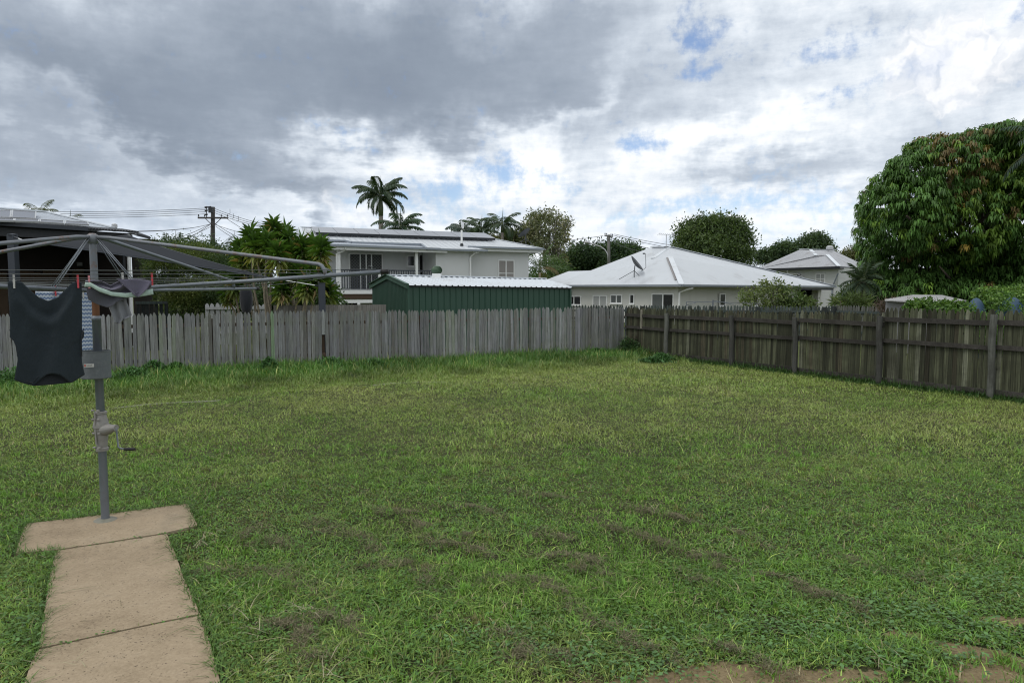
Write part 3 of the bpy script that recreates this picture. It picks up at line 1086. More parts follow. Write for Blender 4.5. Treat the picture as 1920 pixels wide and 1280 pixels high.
def grey_tint():
    r = random.random()
    k = random.uniform(.72, 1.18)
    if r < .06: return (k * .70, k * .67, k * .63)
    if r < .13: return (k * .95, k * 1.03, k * .86)
    if r < .2: return (k * 1.22, k * 1.24, k * 1.26)
    return (k, k * random.uniform(.98, 1.02), k * random.uniform(.97, 1.06))


def back_fence():
    t = thing('paling_fence', 'long weathered grey picket paling fence across the back of the yard', 'fence', FA0)
    L = (FA1 - FA0).length
    step = 0.0835
    s, bay, mb, nxt = 0.04, 1.0, MB(), 2.42
    broken = Facade(FA0, dA).s_px(603)
    green = Facade(FA0, dA).s_px(509)
    while s < L - .02:
        if s > nxt:
            obj('paling_panel', mb, M['paling'], t)
            mb = MB()
            nxt += 2.42
            bay = random.uniform(.86, 1.12)
        mb.tint = tuple(c * bay for c in grey_tint())
        h = 1.305 + random.gauss(0, .011) + .012 * math.sin(s * .9)
        w = random.uniform(.068, .078)
        if abs(s - green) < step / 2: mb.tint = (.80, 1.12, .70)
        if abs(s - broken) < step / 2:
            mb.tint = (1.2, 1.22, 1.25)
            paling(mb, FA0 + dA * s, dA, nA, w, h, z0=.74)
        else:
            z0 = -.02 if random.random() > .12 else random.uniform(.02, .09)
            paling(mb, FA0 + dA * s, dA, nA, w, h - (random.uniform(.03, .11) if random.random() < .05 else 0), lean=random.gauss(0, .010), off=random.uniform(0, .005), z0=z0)
        s += step * random.uniform(.95, 1.05)
    obj('paling_panel', mb, M['paling'], t)
    for z in (.26, 1.02):
        m = MB()
        m.bar(FA0 - nA * .028 + Vector((0, 0, z)), FA1 - nA * .028 + Vector((0, 0, z)), .045, .075)
        obj('rail', m, M['brown_post'], t)
    for k in range(9):
        p = FA0 + dA * min(broken + .02 + (k - 3) * 2.42, L - .1) - nA * .105
        if (p - FA0).dot(dA) < 0: continue
        m = MB()
        m.bar(p + Vector((0, 0, -.05)), p + Vector((0, 0, 1.16)), .10, .09, dA)
        obj('post', m, M['brown_post'], t)


back_fence()


def right_fence():
    t = thing('timber_fence', 'dark mossy timber fence with three rails and round topped posts along the right side', 'fence', FB0)
    F = Facade(FB0, dB)
    sp = [F.s_px(p, .06) for p in (1253, 1377, 1497, 1656, 1868)]
    L = sp[-1] + 3.2
    sp = sp + [sp[-1] + 2.3]
    bounds = [0.03] + sp + [L]
    hts = [1.30, 1.315, 1.33, 1.375, 1.475, 1.49, 1.5]
    for i in range(len(bounds) - 1):
        a, b_ = bounds[i], bounds[i + 1]
        mb = MB()
        s = a + .045
        while s < b_ - .01:
            k = random.uniform(.42, 1.35)
            r = random.random()
            mb.tint = (k * .95, k, k * .82) if r < .76 else ((k * 1.0, k * .9, k * .78) if r < .94 else (k * 1.9, k * 1.95, k * 1.85))
            w = random.uniform(.066, .084)
            paling(mb, FB0 + dB * s, dB, -nB, w, hts[i] + random.gauss(0, .014), lean=random.gauss(.004, .007), off=random.uniform(0, .006), z0=.01, point=.085)
            s += w + random.choice((.001, .002, .003, .008))
        obj('paling_panel', mb, M['old_paling'], t)
        for z, hh in ((hts[i] - .215, .085), (hts[i] * .575, .075), (.10, .085)):
            m = MB()
            m.tint = (random.uniform(.8, 1.2),) * 3
            e = random.uniform(-.012, .012)
            m.bar(FB0 + dB * (a + .002) + nB * .027 + Vector((0, 0, z + e)), FB0 + dB * (b_ - .002) + nB * .027 + Vector((0, 0, z - e)), .05, hh)
            obj('rail', m, M['rail'], t)
    for i, s in enumerate(sp):
        p = FB0 + dB * s + nB * .115
        m = MB()
        m.tint = (1.5, 1.55, 1.5) if i in (0, 4) else (.8, .8, .8)
        h = hts[i] - .11 + (.05 if i > 2 else 0)
        ln = (-.01, -.035, -.03, -.02, -.01, 0)[i]
        pts, rs = [], []
        for k in range(7):
            z = -.05 + (h + .05) * k / 6
            pts.append(p + dB * (ln * z + .006 * math.sin(k * 1.7 + i)) + nB * (.012 * math.sin(k + i)) + Vector((0, 0, z)))
            rs.append(.058 - .004 * k / 6 + random.uniform(-.003, .003))
        m.tube(pts, rs, 12)
        obj('post', m, M['post'], t, smooth=False)
    # a stray pale stake in the first bay
    m = MB()
    m.tint = (1.5, 1.35, 1.1)
    q = FB0 + dB * F.s_px(1203, .06) + nB * .062
    m.bar(q + Vector((0, 0, .74)), q + Vector((0, 0, 1.26)), .05, .02, dB)
    obj('stake', m, M['paling'], t)


right_fence()


def far_fence(name, label, p, q, h, mat, tint, rails, step=.105, side=1, postx=()):
    p, q = V3(p, 0), V3(q, 0)
    d = (q - p).normalized()
    n = Vector((d.y, -d.x, 0))
    if n.dot(-p) < 0: n = -n
    t = thing(name, label, 'fence', p)
    mb = MB()
    s = .05
    L = (q - p).length
    while s < L:
        k = random.uniform(.7, 1.25)
        mb.tint = (tint[0] * k, tint[1] * k, tint[2] * k)
        paling(mb, p + d * s, d, -n, step * .74, h + random.gauss(0, .012), point=.07, lean=random.gauss(0, .01))
        s += step
    obj('paling_panel', mb, mat, t)
    for z in rails:
        m = MB()
        m.tint = (.9, .95, .95)
        m.bar(p + n * .03 + Vector((0, 0, z)), q + n * .03 + Vector((0, 0, z)), .05, .08)
        obj('rail', m, mat, t)
    F = Facade(p, d)
    for px in postx:
        c = p + d * F.s_px(px, .05) + n * .10
        m = MB()
        m.tint = (.5, .5, .5)
        m.bar(c, c + Vector((0, 0, h - .03)), .12, .12, d)
        obj('post', m, mat, t)


far_fence('neighbour_fence', 'dark green grey picket fence beyond the timber fence, in front of the hip roofed house', at(1068, 540, 25.5), at(1560, 540, 24.0), 1.23, M['far_paling'], (1, 1.05, 1.0), (1.04, .4), postx=(1205, 1334, 1420, 1545))
far_fence('neighbour_fence', 'pale brown picket fence with creeper, beside the small shed roof', at(1562, 540, 23.8), at(1712, 540, 21.0), 1.27, M['far_paling'], (1.9, 1.6, 1.5), (1.06, .4), postx=(1565,))

t = thing('board_fence', 'flat topped grey board fence behind the pickets, left of the green shed', 'fence', V3(at(512, 540, 18.2), 0))
p, q = V3(at(512, 540, 18.2), 0), V3(at(722, 540, 20.2), 0)
d = (q - p).normalized()
mb = MB()
s = 0.0
while s < (q - p).length:
    k = random.uniform(.85, 1.15)
    mb.tint = (k, k * .98, k * .93)
    a = p + d * (s + .062)
    mb.box(a + Vector((0, 0, .70)), (.122, .02, 1.40 - s * .018 + random.uniform(-.006, .006)), d)
    s += .126
obj('board_panel', mb, M['flat_paling'], t)
mb = MB()
mb.tint = (.8, .8, .8)
mb.bar(p + Vector((0, .05, 1.15)), q + Vector((0, .05, 1.1)), .05, .08)
obj('rail', mb, M['flat_paling'], t)

# ------------------------------------------------------------------ trees and plants
def unit(a):
    return a / (np.linalg.norm(a, axis=-1, keepdims=True) + 1e-9)


def leaf_quads(P, D, S, L, W, fold=0.0):
    """diamond leaves: base P, direction D, side S"""
    N = np.cross(D, S)
    L, W = L[:, None], W[:, None]
    v = np.stack([P, P + D * L * .45 + S * W / 2 + N * W * fold, P + D * L, P + D * L * .45 - S * W / 2 + N * W * fold], 1)
    n = len(P)
    return v.reshape(-1, 3), np.arange(n * 4).reshape(-1, 4)


def rand_dirs(n):
    return unit(RNG.normal(size=(n, 3)))


def lobes_points(lobes, n, shell=.55):
    """points spread through ellipsoid lobes (cx,cy,cz,rx,ry,rz), thicker near their surface"""
    lb = np.array(lobes, float)
    vol = lb[:, 3] * lb[:, 4] * lb[:, 5]
    k = RNG.choice(len(lb), n, p=vol ** .75 / (vol ** .75).sum())
    d = rand_dirs(n)
    r = shell + (1 - shell) * RNG.random(n) ** .6
    return lb[k, :3] + d * lb[k, 3:] * r[:, None], d, k


def crown_leaves(centres, outward, per, L, W, spread, droop, cols, cvar=.3, aspect_jit=.3):
    """a spray of leaves round every centre"""
    n = len(centres)
    C = np.repeat(centres, per, 0)
    O = np.repeat(outward, per, 0)
    m = n * per
    D = unit(rand_dirs(m) + O * .5 + np.array([[0, 0, -droop]]))
    P = C + RNG.normal(0, 1, (m, 3)) * spread
    S = unit(np.cross(D, rand_dirs(m)))
    l = L * RNG.uniform(.65, 1.3, m)
    w = W * RNG.uniform(.7, 1.3, m)
    v, q = leaf_quads(P, D, S, l, w, .15)
    cc = cols if len(cols) == n else np.repeat(np.asarray(cols)[RNG.integers(0, len(cols), n)][:], 1, 0)
    c = np.repeat(np.repeat(cc, per, 0) * RNG.uniform(1 - cvar, 1 + cvar, m)[:, None], 4, 0)
    return v, q, c


def limbs(mb, base, tips, r0, sag=.0, forks=True, trunk_h=None):
    base = Vector(base)
    top = base + Vector((0, 0, trunk_h))
    mb.tube([base - Vector((0, 0, .1)), base + Vector((random.uniform(-.05, .05), 0, trunk_h * .5)), top], [r0 * 1.15, r0 * .95, r0 * .85], 10)
    for tp in tips:
        tp = Vector(tp)
        mid = top.lerp(tp, .5) + Vector((random.uniform(-.3, .3), random.uniform(-.3, .3), random.uniform(0, .5)))
        r = r0 * random.uniform(.35, .55)
        mb.tube([top - Vector((0, 0, .15)), mid, tp], [r, r * .65, r * .2], 6)
        if forks:
            for _ in range(2):
                e = mid.lerp(tp, .5) + Vector((random.uniform(-1, 1), random.uniform(-1, 1), random.uniform(-.1, .9))) * (tp - mid).length * .7
                mb.tube([mid, e], [r * .5, r * .12], 5)


def tree(name, label, base, lobes, n, per, L, W, spread, droop, cols, trunk_r, trunk_h, bark='bark', leaf='leaf', shell=.5, group=None, cvar=.3, limb_n=10, colfn=None, jag=.09):
    base = V3(base, 0)
    t = thing(name, label, 'tree' if name.endswith('tree') else 'shrub', base, group)
    m = MB()
    lb = [Vector(l[:3]) for l in lobes]
    limbs(m, base, [random.choice(lb).lerp(random.choice(lb), random.random() * .5) for _ in range(limb_n)], trunk_r, trunk_h=trunk_h)
    obj('trunk', m, M[bark], t, smooth=True)
    C, D, k = lobes_points(lobes, n, shell)
    C2, D2, k2 = lobes_points([(a, b_, c + d * .1, d * 1.13, e * 1.13, f * 1.16) for a, b_, c, d, e, f in lobes], int(n * jag), .97)
    up_ = D2[:, 2] > -.2
    C, D = np.concatenate([C, C2[up_]]), np.concatenate([D, D2[up_]])
    keep = C[:, 2] > .05
    C, D = C[keep], D[keep]
    if colfn is not None: cc = colfn(C)
    else:
        cols = np.array(cols, float)
        cn = np.clip((np.sin(C[:, 0] * 1.9 + 2 * np.sin(C[:, 2] * 1.3)) * np.cos(C[:, 2] * 2.1 + C[:, 1]) + 1) / 2 + RNG.normal(0, .25, len(C)), 0, .999)
        cc = cols[(cn * len(cols)).astype(int)]
    v, q, c = crown_leaves(C, D, per, L, W, spread, droop, cc, cvar)
    np_obj('crown', v, q, M[leaf], t, tint=c)
    return t


def lob(px, py, Y, rx, rz, ry=None):
    """a crown lobe seen at a pixel: radii in metres"""
    p = at(px, py, Y)
    return (p.x, p.y, p.z, rx, ry or rx, rz)


def px_m(n, Y):
    return n / FPX * Y


# ---- mango tree on the right
def mango():
    Y = 30.0
    base = V3(at(1850, 540, Y + 1), 0)
    lobes = []
    spec = [(1690, 400, 75, 75), (1660, 460, 58, 62), (1750, 330, 90, 75), (1820, 290, 80, 55), (1900, 300, 90, 72), (1990, 330, 110, 90), (1780, 420, 95, 80), (1870, 400, 100, 90), (1960, 440, 110, 100), (1700, 500, 75, 52),
            (1640, 385, 40, 42), (1790, 500, 95, 50), (1890, 510, 100, 50), (1980, 520, 110, 55), (1690, 540, 70, 26), (1790, 545, 95, 26), (1890, 548, 100, 26), (1985, 545, 90, 26), (1735, 270, 40, 26), (1860, 250, 55, 28), (1900, 240, 60, 22), (1945, 250, 70, 34), (1925, 285, 75, 55), (1975, 280, 80, 60), (1700, 310, 46, 34), (1625, 430, 28, 44), (1660, 345, 34, 28), (1632, 500, 26, 32)]
    for px, py, a, b_ in spec:
        y = Y + random.uniform(-2.5, 1.2) + (1.0 if a < 45 else 0)
        lobes.append(lob(px + 10, py + (14 if py < 330 else 5), y, px_m(a, y), px_m(b_, y), px_m(a, y) * 1.05))
    t = thing('mango_tree', 'huge round mango tree with green and rust coloured new leaves at the right', 'tree', base)
    m = MB()
    tips = [Vector(l[:3]) for l in lobes]
    limbs(m, base, tips, .42, trunk_h=1.7)
    obj('trunk', m, M['bark'], t, smooth=True)
    # whorls: each hangs its long leaves like a shuttlecock
    C, D, k = lobes_points(lobes, 10800, .72)
    keep = (C[:, 2] > .4) & (D[:, 1] < .75)
    C, D = C[keep], D[keep]
    # open gaps deep in the crown
    gx = np.array([[*at(px, py, Y)] for px, py in ((1770, 350), (1690, 452), (1780, 420), (1765, 440), (1870, 420), (1895, 390), (1800, 480), (1740, 500), (1680, 540), (1912, 540), (1850, 450), (1745, 425), (1820, 505), (1715, 480))])
    rr = np.sqrt(((C[:, None, [0, 2]] - gx[None][:, :, [0, 2]]) ** 2).sum(2)).min(1)
    keep = (rr > .27) | (RNG.random(len(C)) < .12)
    C, D = C[keep], D[keep]
    n = len(C)
    rust = np.array([[*at(px, py, Y)] for px, py in ((1730, 300), (1765, 270), (1700, 330), (1740, 350), (1780, 330), (1672, 478), (1750, 250), (1760, 545), (1805, 500), (1795, 420), (1725, 380), (1865, 300), (1690, 300))])
    rs = np.array([.9, .8, .8, .8, .6, .4, .6, .3, .3, .35, .5, .5, .6])
    dr = np.sqrt(((C[:, None, [0, 2]] - rust[None][:, :, [0, 2]]) ** 2).sum(2))
    isr = ((dr / rs[None]) < RNG.uniform(.5, 1.1, n)[:, None]).any(1) & (RNG.random(n) < .5)
    lim = np.array([[*at(px, py, Y)] for px, py in ((1790, 380), (1830, 340), (1735, 420), (1880, 450), (1810, 345), (1760, 470), (1880, 360), (1690, 455), (1850, 390), (1900, 330), (1940, 400))])
    dl = np.sqrt(((C[:, None, [0, 2]] - lim[None][:, :, [0, 2]]) ** 2).sum(2)).min(1)
    isl = ((dl < RNG.uniform(.2, 1.1, n)) & (RNG.random(n) < .75)) | (RNG.random(n) < .10)
    col = np.array([[.045, .092, .022]]) * RNG.uniform(.55, 1.5, n)[:, None]
    col = np.where(isl[:, None], np.array([[.070, .120, .020]]) * RNG.uniform(.7, 1.4, n)[:, None], col)
    col = np.where(isr[:, None], np.array([[.105, .080, .032]]) * RNG.uniform(.6, 1.4, n)[:, None], col)
    yl = RNG.random(n) > .996
    col = np.where(yl[:, None], np.array([[.18, .13, .03]]), col)
    per = 19
    m_ = n * per
    az = RNG.uniform(0, 6.283, m_)
    O = np.repeat(D, per, 0)
    up = RNG.uniform(-.55, .45, m_)
    Dr = unit(np.stack([np.cos(az), np.sin(az), up], 1) + O * np.array([[.45, .45, .1]]))
    P = np.repeat(C, per, 0) + RNG.normal(0, .045, (m_, 3)) + np.array([[0, 0, .1]])
    S = unit(np.cross(Dr, np.array([[0, 0, 1.0]])) + RNG.normal(0, .2, (m_, 3)))
    L = RNG.uniform(.20, .36, m_)
    W = RNG.uniform(.045, .085, m_)
    # long leaves: out a little, then hanging straight down
    mid = P + Dr * (L * .42)[:, None]
    d2 = unit(Dr * .45 + np.array([[0, 0, -1.0]]))
    tip = mid + d2 * (L * .7)[:, None]
    v = np.stack([P, mid + S * (W / 2)[:, None], tip, mid - S * (W / 2)[:, None]], 1).reshape(-1, 3)
    q = np.arange(m_ * 4).reshape(-1, 4)
    c = np.repeat(np.repeat(col, per, 0) * RNG.uniform(.75, 1.25, m_)[:, None], 4, 0)
    np_obj('crown', v, q, M['gloss_leaf'], t, tint=c)


mango()


# ---- palms
def frond_mesh(base, az, elev, L, droop, leaflet, n=26, col=(.04, .07, .03), w=.035, vee=.5, hang=.5, twist=0.0):
    """one feather frond: rachis arc and two rows of leaflets"""
    h = np.array([math.cos(az), math.sin(az), 0])
    pts, dirs = [np.array(base, float)], []
    e = elev
    ds = L / n
    for i in range(n):
        d = h * math.cos(e) + np.array([0, 0, 1]) * math.sin(e)
        dirs.append(d)
        pts.append(pts[-1] + d * ds)
        e -= droop / n * (0.5 + 1.2 * i / n)
    side = np.array([-h[1], h[0], 0])
    V, Q, C = [], [], []
    o = 0
    for i in range(n + 1):
        d = dirs[min(i, n - 1)]
        f = i / n
        r = .022 * L / 2.5 * (1 - f * .85)
        nrm = np.cross(side, d)
        for a in (side, nrm, -side, -nrm): V.append(pts[i] + a * r)
        C += [np.array((.13, .14, .06))] * 4
    for i in range(n):
        for k in range(4):
            Q.append((i * 4 + k, i * 4 + (k + 1) % 4, i * 4 + 4 + (k + 1) % 4, i * 4 + 4 + k))
    o = len(V)
    for i in range(max(2, int(n * .12)), n + 1):
        f = i / n
        ll = leaflet * (math.sin(math.pi * min(1, .12 + f * .80)) ** .7) * random.uniform(.85, 1.1)
        d = dirs[min(i, n - 1)]
        nrm = np.cross(side, d)
        for sg in (-1, 1):
            dr = side * sg + d * (.45 + .6 * f) + nrm * vee * random.uniform(.3, 1.1)
            dr = dr / np.linalg.norm(dr)
            mid = pts[i] + dr * ll * .5
            d2 = dr * (1 - hang) + np.array([0, 0, -1]) * hang
            d2 = d2 / np.linalg.norm(d2)
            tip = mid + d2 * ll * .55
            ww = d * w
            V += [pts[i] - ww * .4, mid - ww * .6, tip, mid + ww * .6]
            k = random.uniform(.7, 1.3)
            C += [np.array(col) * k] * 4
            Q.append((o, o + 1, o + 2, o + 3))
            o += 4
    return np.array(V), np.array(Q), np.array(C)


def palm(name, label, base, crown_z, R0, fr, L, leaflet, col, droop=(1.2, 2.2), elev=(-.1, 1.2), shaft=1.4, spear=True, w=.04, hang=.5, group=None, lean=(0, 0), vee=.5, dead=0, trunk='bark_pale', n=24):
    base = V3(base, 0)
    t = thing(name, label, 'palm', base, group)
    top = base + Vector((lean[0], lean[1], crown_z))
    z1 = crown_z - shaft
    m = MB()
    pts, rs = [], []
    for i in range(13):
        f = i / 12
        pts.append(base + Vector((lean[0] * f * f, lean[1] * f * f, z1 * f)))
        rs.append(R0 * (1.12 - .35 * f + .12 * math.sin(f * 3.1)))
    m.tube(pts, rs, 12)
    obj('trunk', m, M[trunk], t, smooth=True)
    if shaft > .1:
        m = MB()
        a = pts[-1]
        m.tube([a, a.lerp(top, .4), a.lerp(top, .8), top + Vector((0, 0, .1))], [R0 * .85, R0 * .95, R0 * .6, R0 * .3], 12)
        obj('crownshaft', m, M['crownshaft'], t, smooth=True)
    for i in range(fr):
        f = (i + .5) / fr
        az = i * 2.39996 + random.uniform(-.25, .25)
        e = elev[1] + (elev[0] - elev[1]) * f + random.uniform(-.12, .12)
        v, q, c = frond_mesh(top - Vector((0, 0, .05 + .12 * f)), az, e, L * random.uniform(.85, 1.08), random.uniform(*droop) * (.75 + .4 * f), leaflet, n, col, w, vee, hang)
        if i >= fr - dead: c = c * 0 + np.array((.14, .10, .05)) * RNG.uniform(.6, 1.2, (len(c), 1))
        np_obj('frond', v, q, M['frond'], t, tint=c)
    if spear:
        m = MB()
        m.tint = col
        m.tube([top, top + Vector((.03, 0, L * .33)), top + Vector((.06, 0, L * .62))], [.05 * L / 2.5, .035 * L / 2.5, .008], 6)
        obj('spear_leaf', m, M['frond'], t)


random.seed(42)
pb = at(714, 540, 75)
palm('royal_palm', 'tall royal palm with a full dark crown above the white house roof', (at(716, 540, 75).x, 75, 0), at(713, 366, 75).z, .30, 17, 3.3, 1.0, (.030, .052, .026), (1.1, 1.9), (-.12, 1.3), 2.2, True, .15, .6, vee=.2, n=34)
palm('feather_palm', 'shorter arching palm to the right of the tall royal palm', (at(752, 540, 72).x, 72, 0), at(750, 424, 72).z, .22, 16, 3.2, .85, (.034, .062, .032), (1.0, 1.9), (-.3, 1.15), .6, True, .12, .5, n=32)
palm('feather_palm', 'blue green palm at the left of the row behind the white house', (at(868, 540, 64).x, 64, 0), at(866, 432, 64).z, .16, 15, 1.9, .7, (.055, .08, .068), (1.3, 2.2), (-.2, 1.2), .5, False, .085, .6, n=24)
palm('feather_palm', 'middle palm of the row behind the white house with upright spear leaf', (at(903, 540, 62).x, 62, 0), at(904, 428, 62).z, .16, 13, 2.0, .7, (.038, .065, .030), (1.0, 1.9), (-.1, 1.2), .8, True, .10, .35, n=24)
palm('feather_palm', 'palm with pale curved fronds and tall spear leaf beside the gum tree', (at(942, 540, 60).x, 60, 0), at(941, 418, 60).z, .16, 12, 2.1, .7, (.050, .075, .045), (1.0, 1.8), (-.1, 1.05), .8, True, .10, .3, n=24)
palm('cane_palm', 'leafy cane palm at the right end of the white house', (at(1012, 540, 48).x, 48, 0), at(1010, 500, 48).z, .09, 12, 2.0, .5, (.060, .095, .036), (.6, 1.5), (.1, 1.45), .4, True, .06, .4, trunk='cane', n=18, dead=2)
palm('feather_palm', 'palm whose tip shows over the solar panels of the dark house', (at(80, 540, 42).x, 42, 0), at(82, 399, 42).z, .16, 14, 1.25, .45, (.085, .10, .055), (1.2, 2.0), (-.1, 1.2), .4, False, .05, .5, n=18)
palm('feather_palm', 'thin palm top behind the ridge of the dark house roof', (at(138, 540, 44).x, 44, 0), at(134, 411, 44).z, .12, 7, .95, .35, (.07, .085, .05), (1.3, 2.2), (-.1, 1.1), .3, True, .04, .5, n=16)
palm('fan_palm', 'spiky dark palm among the bushes left of the timber power pole', (at(325, 540, 27).x, 27, 0), at(322, 470, 27).z, .10, 15, .85, .32, (.034, .058, .026), (.6, 1.6), (-.2, 1.35), .2, False, .04, .25, trunk='bark', n=16)
palm('fan_palm', 'spiky dark palm right behind the timber power pole', (at(408, 540, 32).x, 32, 0), at(404, 478, 32).z, .10, 13, 1.1, .35, (.030, .050, .025), (.6, 1.6), (-.2, 1.3), .2, False, .045, .25, trunk='bark', n=16)
palm('fan_palm', 'spiky dark palm against the left side of the dracaena clump', (at(444, 540, 30).x, 30, 0), at(442, 487, 30).z, .10, 13, 1.0, .35, (.030, .052, .024), (.6, 1.6), (-.2, 1.3), .2, False, .045, .25, trunk='bark', n=16)
palm('fan_palm', 'spiky yucca like palm in front of the left edge of the mango tree', (at(1618, 540, 27).x, 27, 0), at(1618, 520, 27).z, .13, 26, .95, .32, (.036, .058, .034), (.5, 1.5), (-.5, 1.35), .15, False, .05, .15, trunk='bark', n=16)
palm('feather_palm', 'bluish palm with drooping fronds over the mango tree at the right edge', (at(1985, 540, 24).x, 24, 0), at(1985, 268, 24).z, .15, 13, 2.0, .55, (.026, .046, .032), (1.2, 2.2), (-.2, 1.0), .7, False, .05, .55, n=22)

# ---- dracaena clump
def dracaena():
    Y = 19.0
    base = V3(at(520, 540, Y), 0)
    t = thing('dracaena_clump', 'clump of tall bare stemmed dracaenas with green and yellow leaf rosettes', 'shrub', base)
    heads = [(470, 428, 0), (512, 412, .3), (500, 440, -.3), (540, 436, .4), (566, 448, .2), (601, 462, -.4), (478, 455, -.2), (520, 470, -.5), (548, 480, .2), (455, 490, .3), (590, 500, .1), (560, 520, -.4), (596, 528, -.5), (528, 545, -.5), (440, 535, .1),
             (535, 425, .8), (588, 445, .8), (450, 465, .6), (540, 500, .6), (575, 540, -.6), (617, 552, .3), (427, 552, .3), (495, 490, .2), (572, 478, .6)]
    for i, (px, py, dy) in enumerate(heads):
        p = at(px, py + (24 if py < 450 else 12 if py < 480 else 0), Y + dy * 1.4)
        foot = base + Vector((px_m(px - 520, Y) * .62 + random.uniform(-.28, .28), dy * .8 + random.uniform(-.3, .3), 0))
        m = MB()
        mid = foot.lerp(p, .55) + Vector((random.uniform(-.12, .12), random.uniform(-.1, .1), .05))
        m.tube([foot, foot.lerp(mid, .5) + Vector((random.uniform(-.04, .04), 0, 0)), mid, p - Vector((0, 0, .12)), p], [.038, .033, .03, .026, .022], 7)
        obj('stem', m, M['cane'], t, smooth=True)
        n = random.randint(62, 88)
        L = RNG.uniform(.40, .66, n) * (.66 if py > 540 else .76)
        f = np.arange(n) / n                      # 0 young upright .. 1 old hanging
        az = np.arange(n) * 2.39996
        el = 1.35 - 2.1 * f + RNG.normal(0, .12, n)
        D = np.stack([np.cos(az) * np.cos(el), np.sin(az) * np.cos(el), np.sin(el)], 1)
        S = np.stack([-np.sin(az), np.cos(az), 0 * az], 1)
        P = np.array(p)[None] + np.array([[0, 0, .22]]) - np.array([[0, 0, 1]]) * (f * .42)[:, None]
        W = RNG.uniform(.055, .09, n)
        mid_ = P + D * (L * .5)[:, None]
        D2 = unit(D + np.array([[0, 0, -.75]]))
        tip = mid_ + D2 * (L * .5)[:, None]
        v = np.stack([P - S * (W * .25)[:, None], P + S * (W * .25)[:, None], mid_ + S * (W / 2)[:, None], tip, mid_ - S * (W / 2)[:, None]], 1).reshape(-1, 3)
        q = np.arange(n * 5).reshape(-1, 5)
        old = np.clip((f - .55) * 2.4 + RNG.normal(0, .2, n), 0, 1)[:, None] * (1.0 if dy < .1 else .6)
        c = np.array([[.050, .098, .024]]) * (1 - old) + np.array([[.20, .20, .072]]) * old
        c = c * RNG.uniform(.7, 1.3, n)[:, None]
        c = np.where((RNG.random(n) > .93)[:, None], np.array([[.2, .15, .08]]), c)
        np_obj('leaf_rosette', v, q, M['gloss_leaf'], t, tint=np.repeat(c, 5, 0))


dracaena()

# ---- bushes and trees
G_DARK = [(.022, .042, .016), (.030, .056, .020), (.040, .068, .024)]
G_MID = [(.030, .058, .020), (.045, .080, .026), (.060, .098, .030)]
G_OLIVE = [(.050, .062, .028), (.075, .085, .038), (.105, .105, .05)]
Y = 25.0
tree('bushy_tree', 'dense feathery dark green tree behind the fence below the shade sail', at(345, 540, Y), [lob(300, 505, Y, .55, .5), lob(330, 490, Y, .65, .55), lob(370, 485, Y + .6, .7, .6), lob(405, 500, Y + .4, .6, .6), lob(325, 545, Y, .7, .6), lob(370, 545, Y, .8, .6), lob(410, 545, Y, .7, .6), lob(350, 580, Y, .9, .6), lob(285, 480, Y + 1, .4, .4)],
     3600, 14, .10, .022, .075, .5, [(.026, .046, .016), (.036, .062, .018), (.060, .088, .022), (.085, .105, .026)], .12, .6, limb_n=8)
Y = 29.0
tree('bushy_tree', 'dark rounded trees behind the timber power pole, partly hidden by the pipe arms', at(400, 540, Y), [lob(340, 470, Y, .7, .5), lob(380, 478, Y, .8, .6), lob(425, 500, Y, .9, .7), lob(470, 520, Y, .8, .7), lob(300, 470, Y + 1, .55, .45), lob(420, 540, Y, 1.1, .7), lob(470, 500, Y, .7, .6)],
     1900, 12, .13, .05, .11, .25, G_DARK, .14, 1.2)
Y = 62.0
tree('shrubby_tree', 'olive bushes behind the palms at the ridge of the white house', at(960, 540, Y), [lob(925, 452, Y + 4, .9, .5), lob(958, 446, Y + 3, .9, .7), lob(984, 440, Y + 2, .8, .8), lob(1000, 455, Y + 2, .9, .8), lob(940, 458, Y + 4, 1.2, .5)],
     620, 9, .30, .12, .22, .2, G_OLIVE, .2, 2.5)
Y = 60.0
gum = [(1005, 410, 17, 15), (1022, 404, 18, 13), (1045, 408, 16, 14), (1056, 425, 13, 16), (1000, 432, 16, 14), (1030, 430, 20, 16), (1050, 450, 15, 16), (1015, 455, 18, 15), (1040, 472, 17, 14), (1000, 420, 18, 10), (1058, 442, 10, 12), (1030, 490, 16, 12), (990, 440, 12, 10), (1062, 412, 7, 9), (1052, 490, 12, 12)]
tree('gum_tree', 'tall airy gum tree with sparse pale olive leaves beside the white house', at(1032, 540, Y), [lob(a, b_, Y + random.uniform(-1, 1), px_m(c, Y), px_m(d, Y)) for a, b_, c, d in gum],
     620, 8, .30, .10, .20, .6, [(.085, .098, .05), (.12, .13, .07), (.07, .085, .045), (.15, .145, .085)], .16, 2.2, bark='bark_pale', shell=.15, limb_n=18, cvar=.45)
Y = 78.0
for lab, L_ in (('dark leafy tree left of the street light pole', [(1075, 490, 26, 22), (1095, 475, 24, 18), (1060, 510, 24, 20), (1105, 500, 30, 24), (1050, 500, 16, 18)]),
                ('dark leafy tree right behind the street light pole', [(1128, 478, 22, 18), (1150, 470, 20, 15), (1120, 500, 26, 20), (1150, 495, 26, 20)]),
                ('low dark tree right of the street light pole at the hip roof', [(1175, 472, 18, 11), (1190, 480, 16, 12), (1165, 490, 20, 16)])):
    tree('leafy_tree', lab, at(L_[0][0] + 10, 540, Y), [lob(a, b_, Y + random.uniform(-2, 2), px_m(c, Y), px_m(d, Y)) for a, b_, c, d in L_], 1000, 10, .36, .15, .30, .2, [(.024, .044, .020), (.030, .056, .024), (.045, .074, .030)], .25, 2.2, group='dark trees behind the hip roofed house')
Y = 60.0
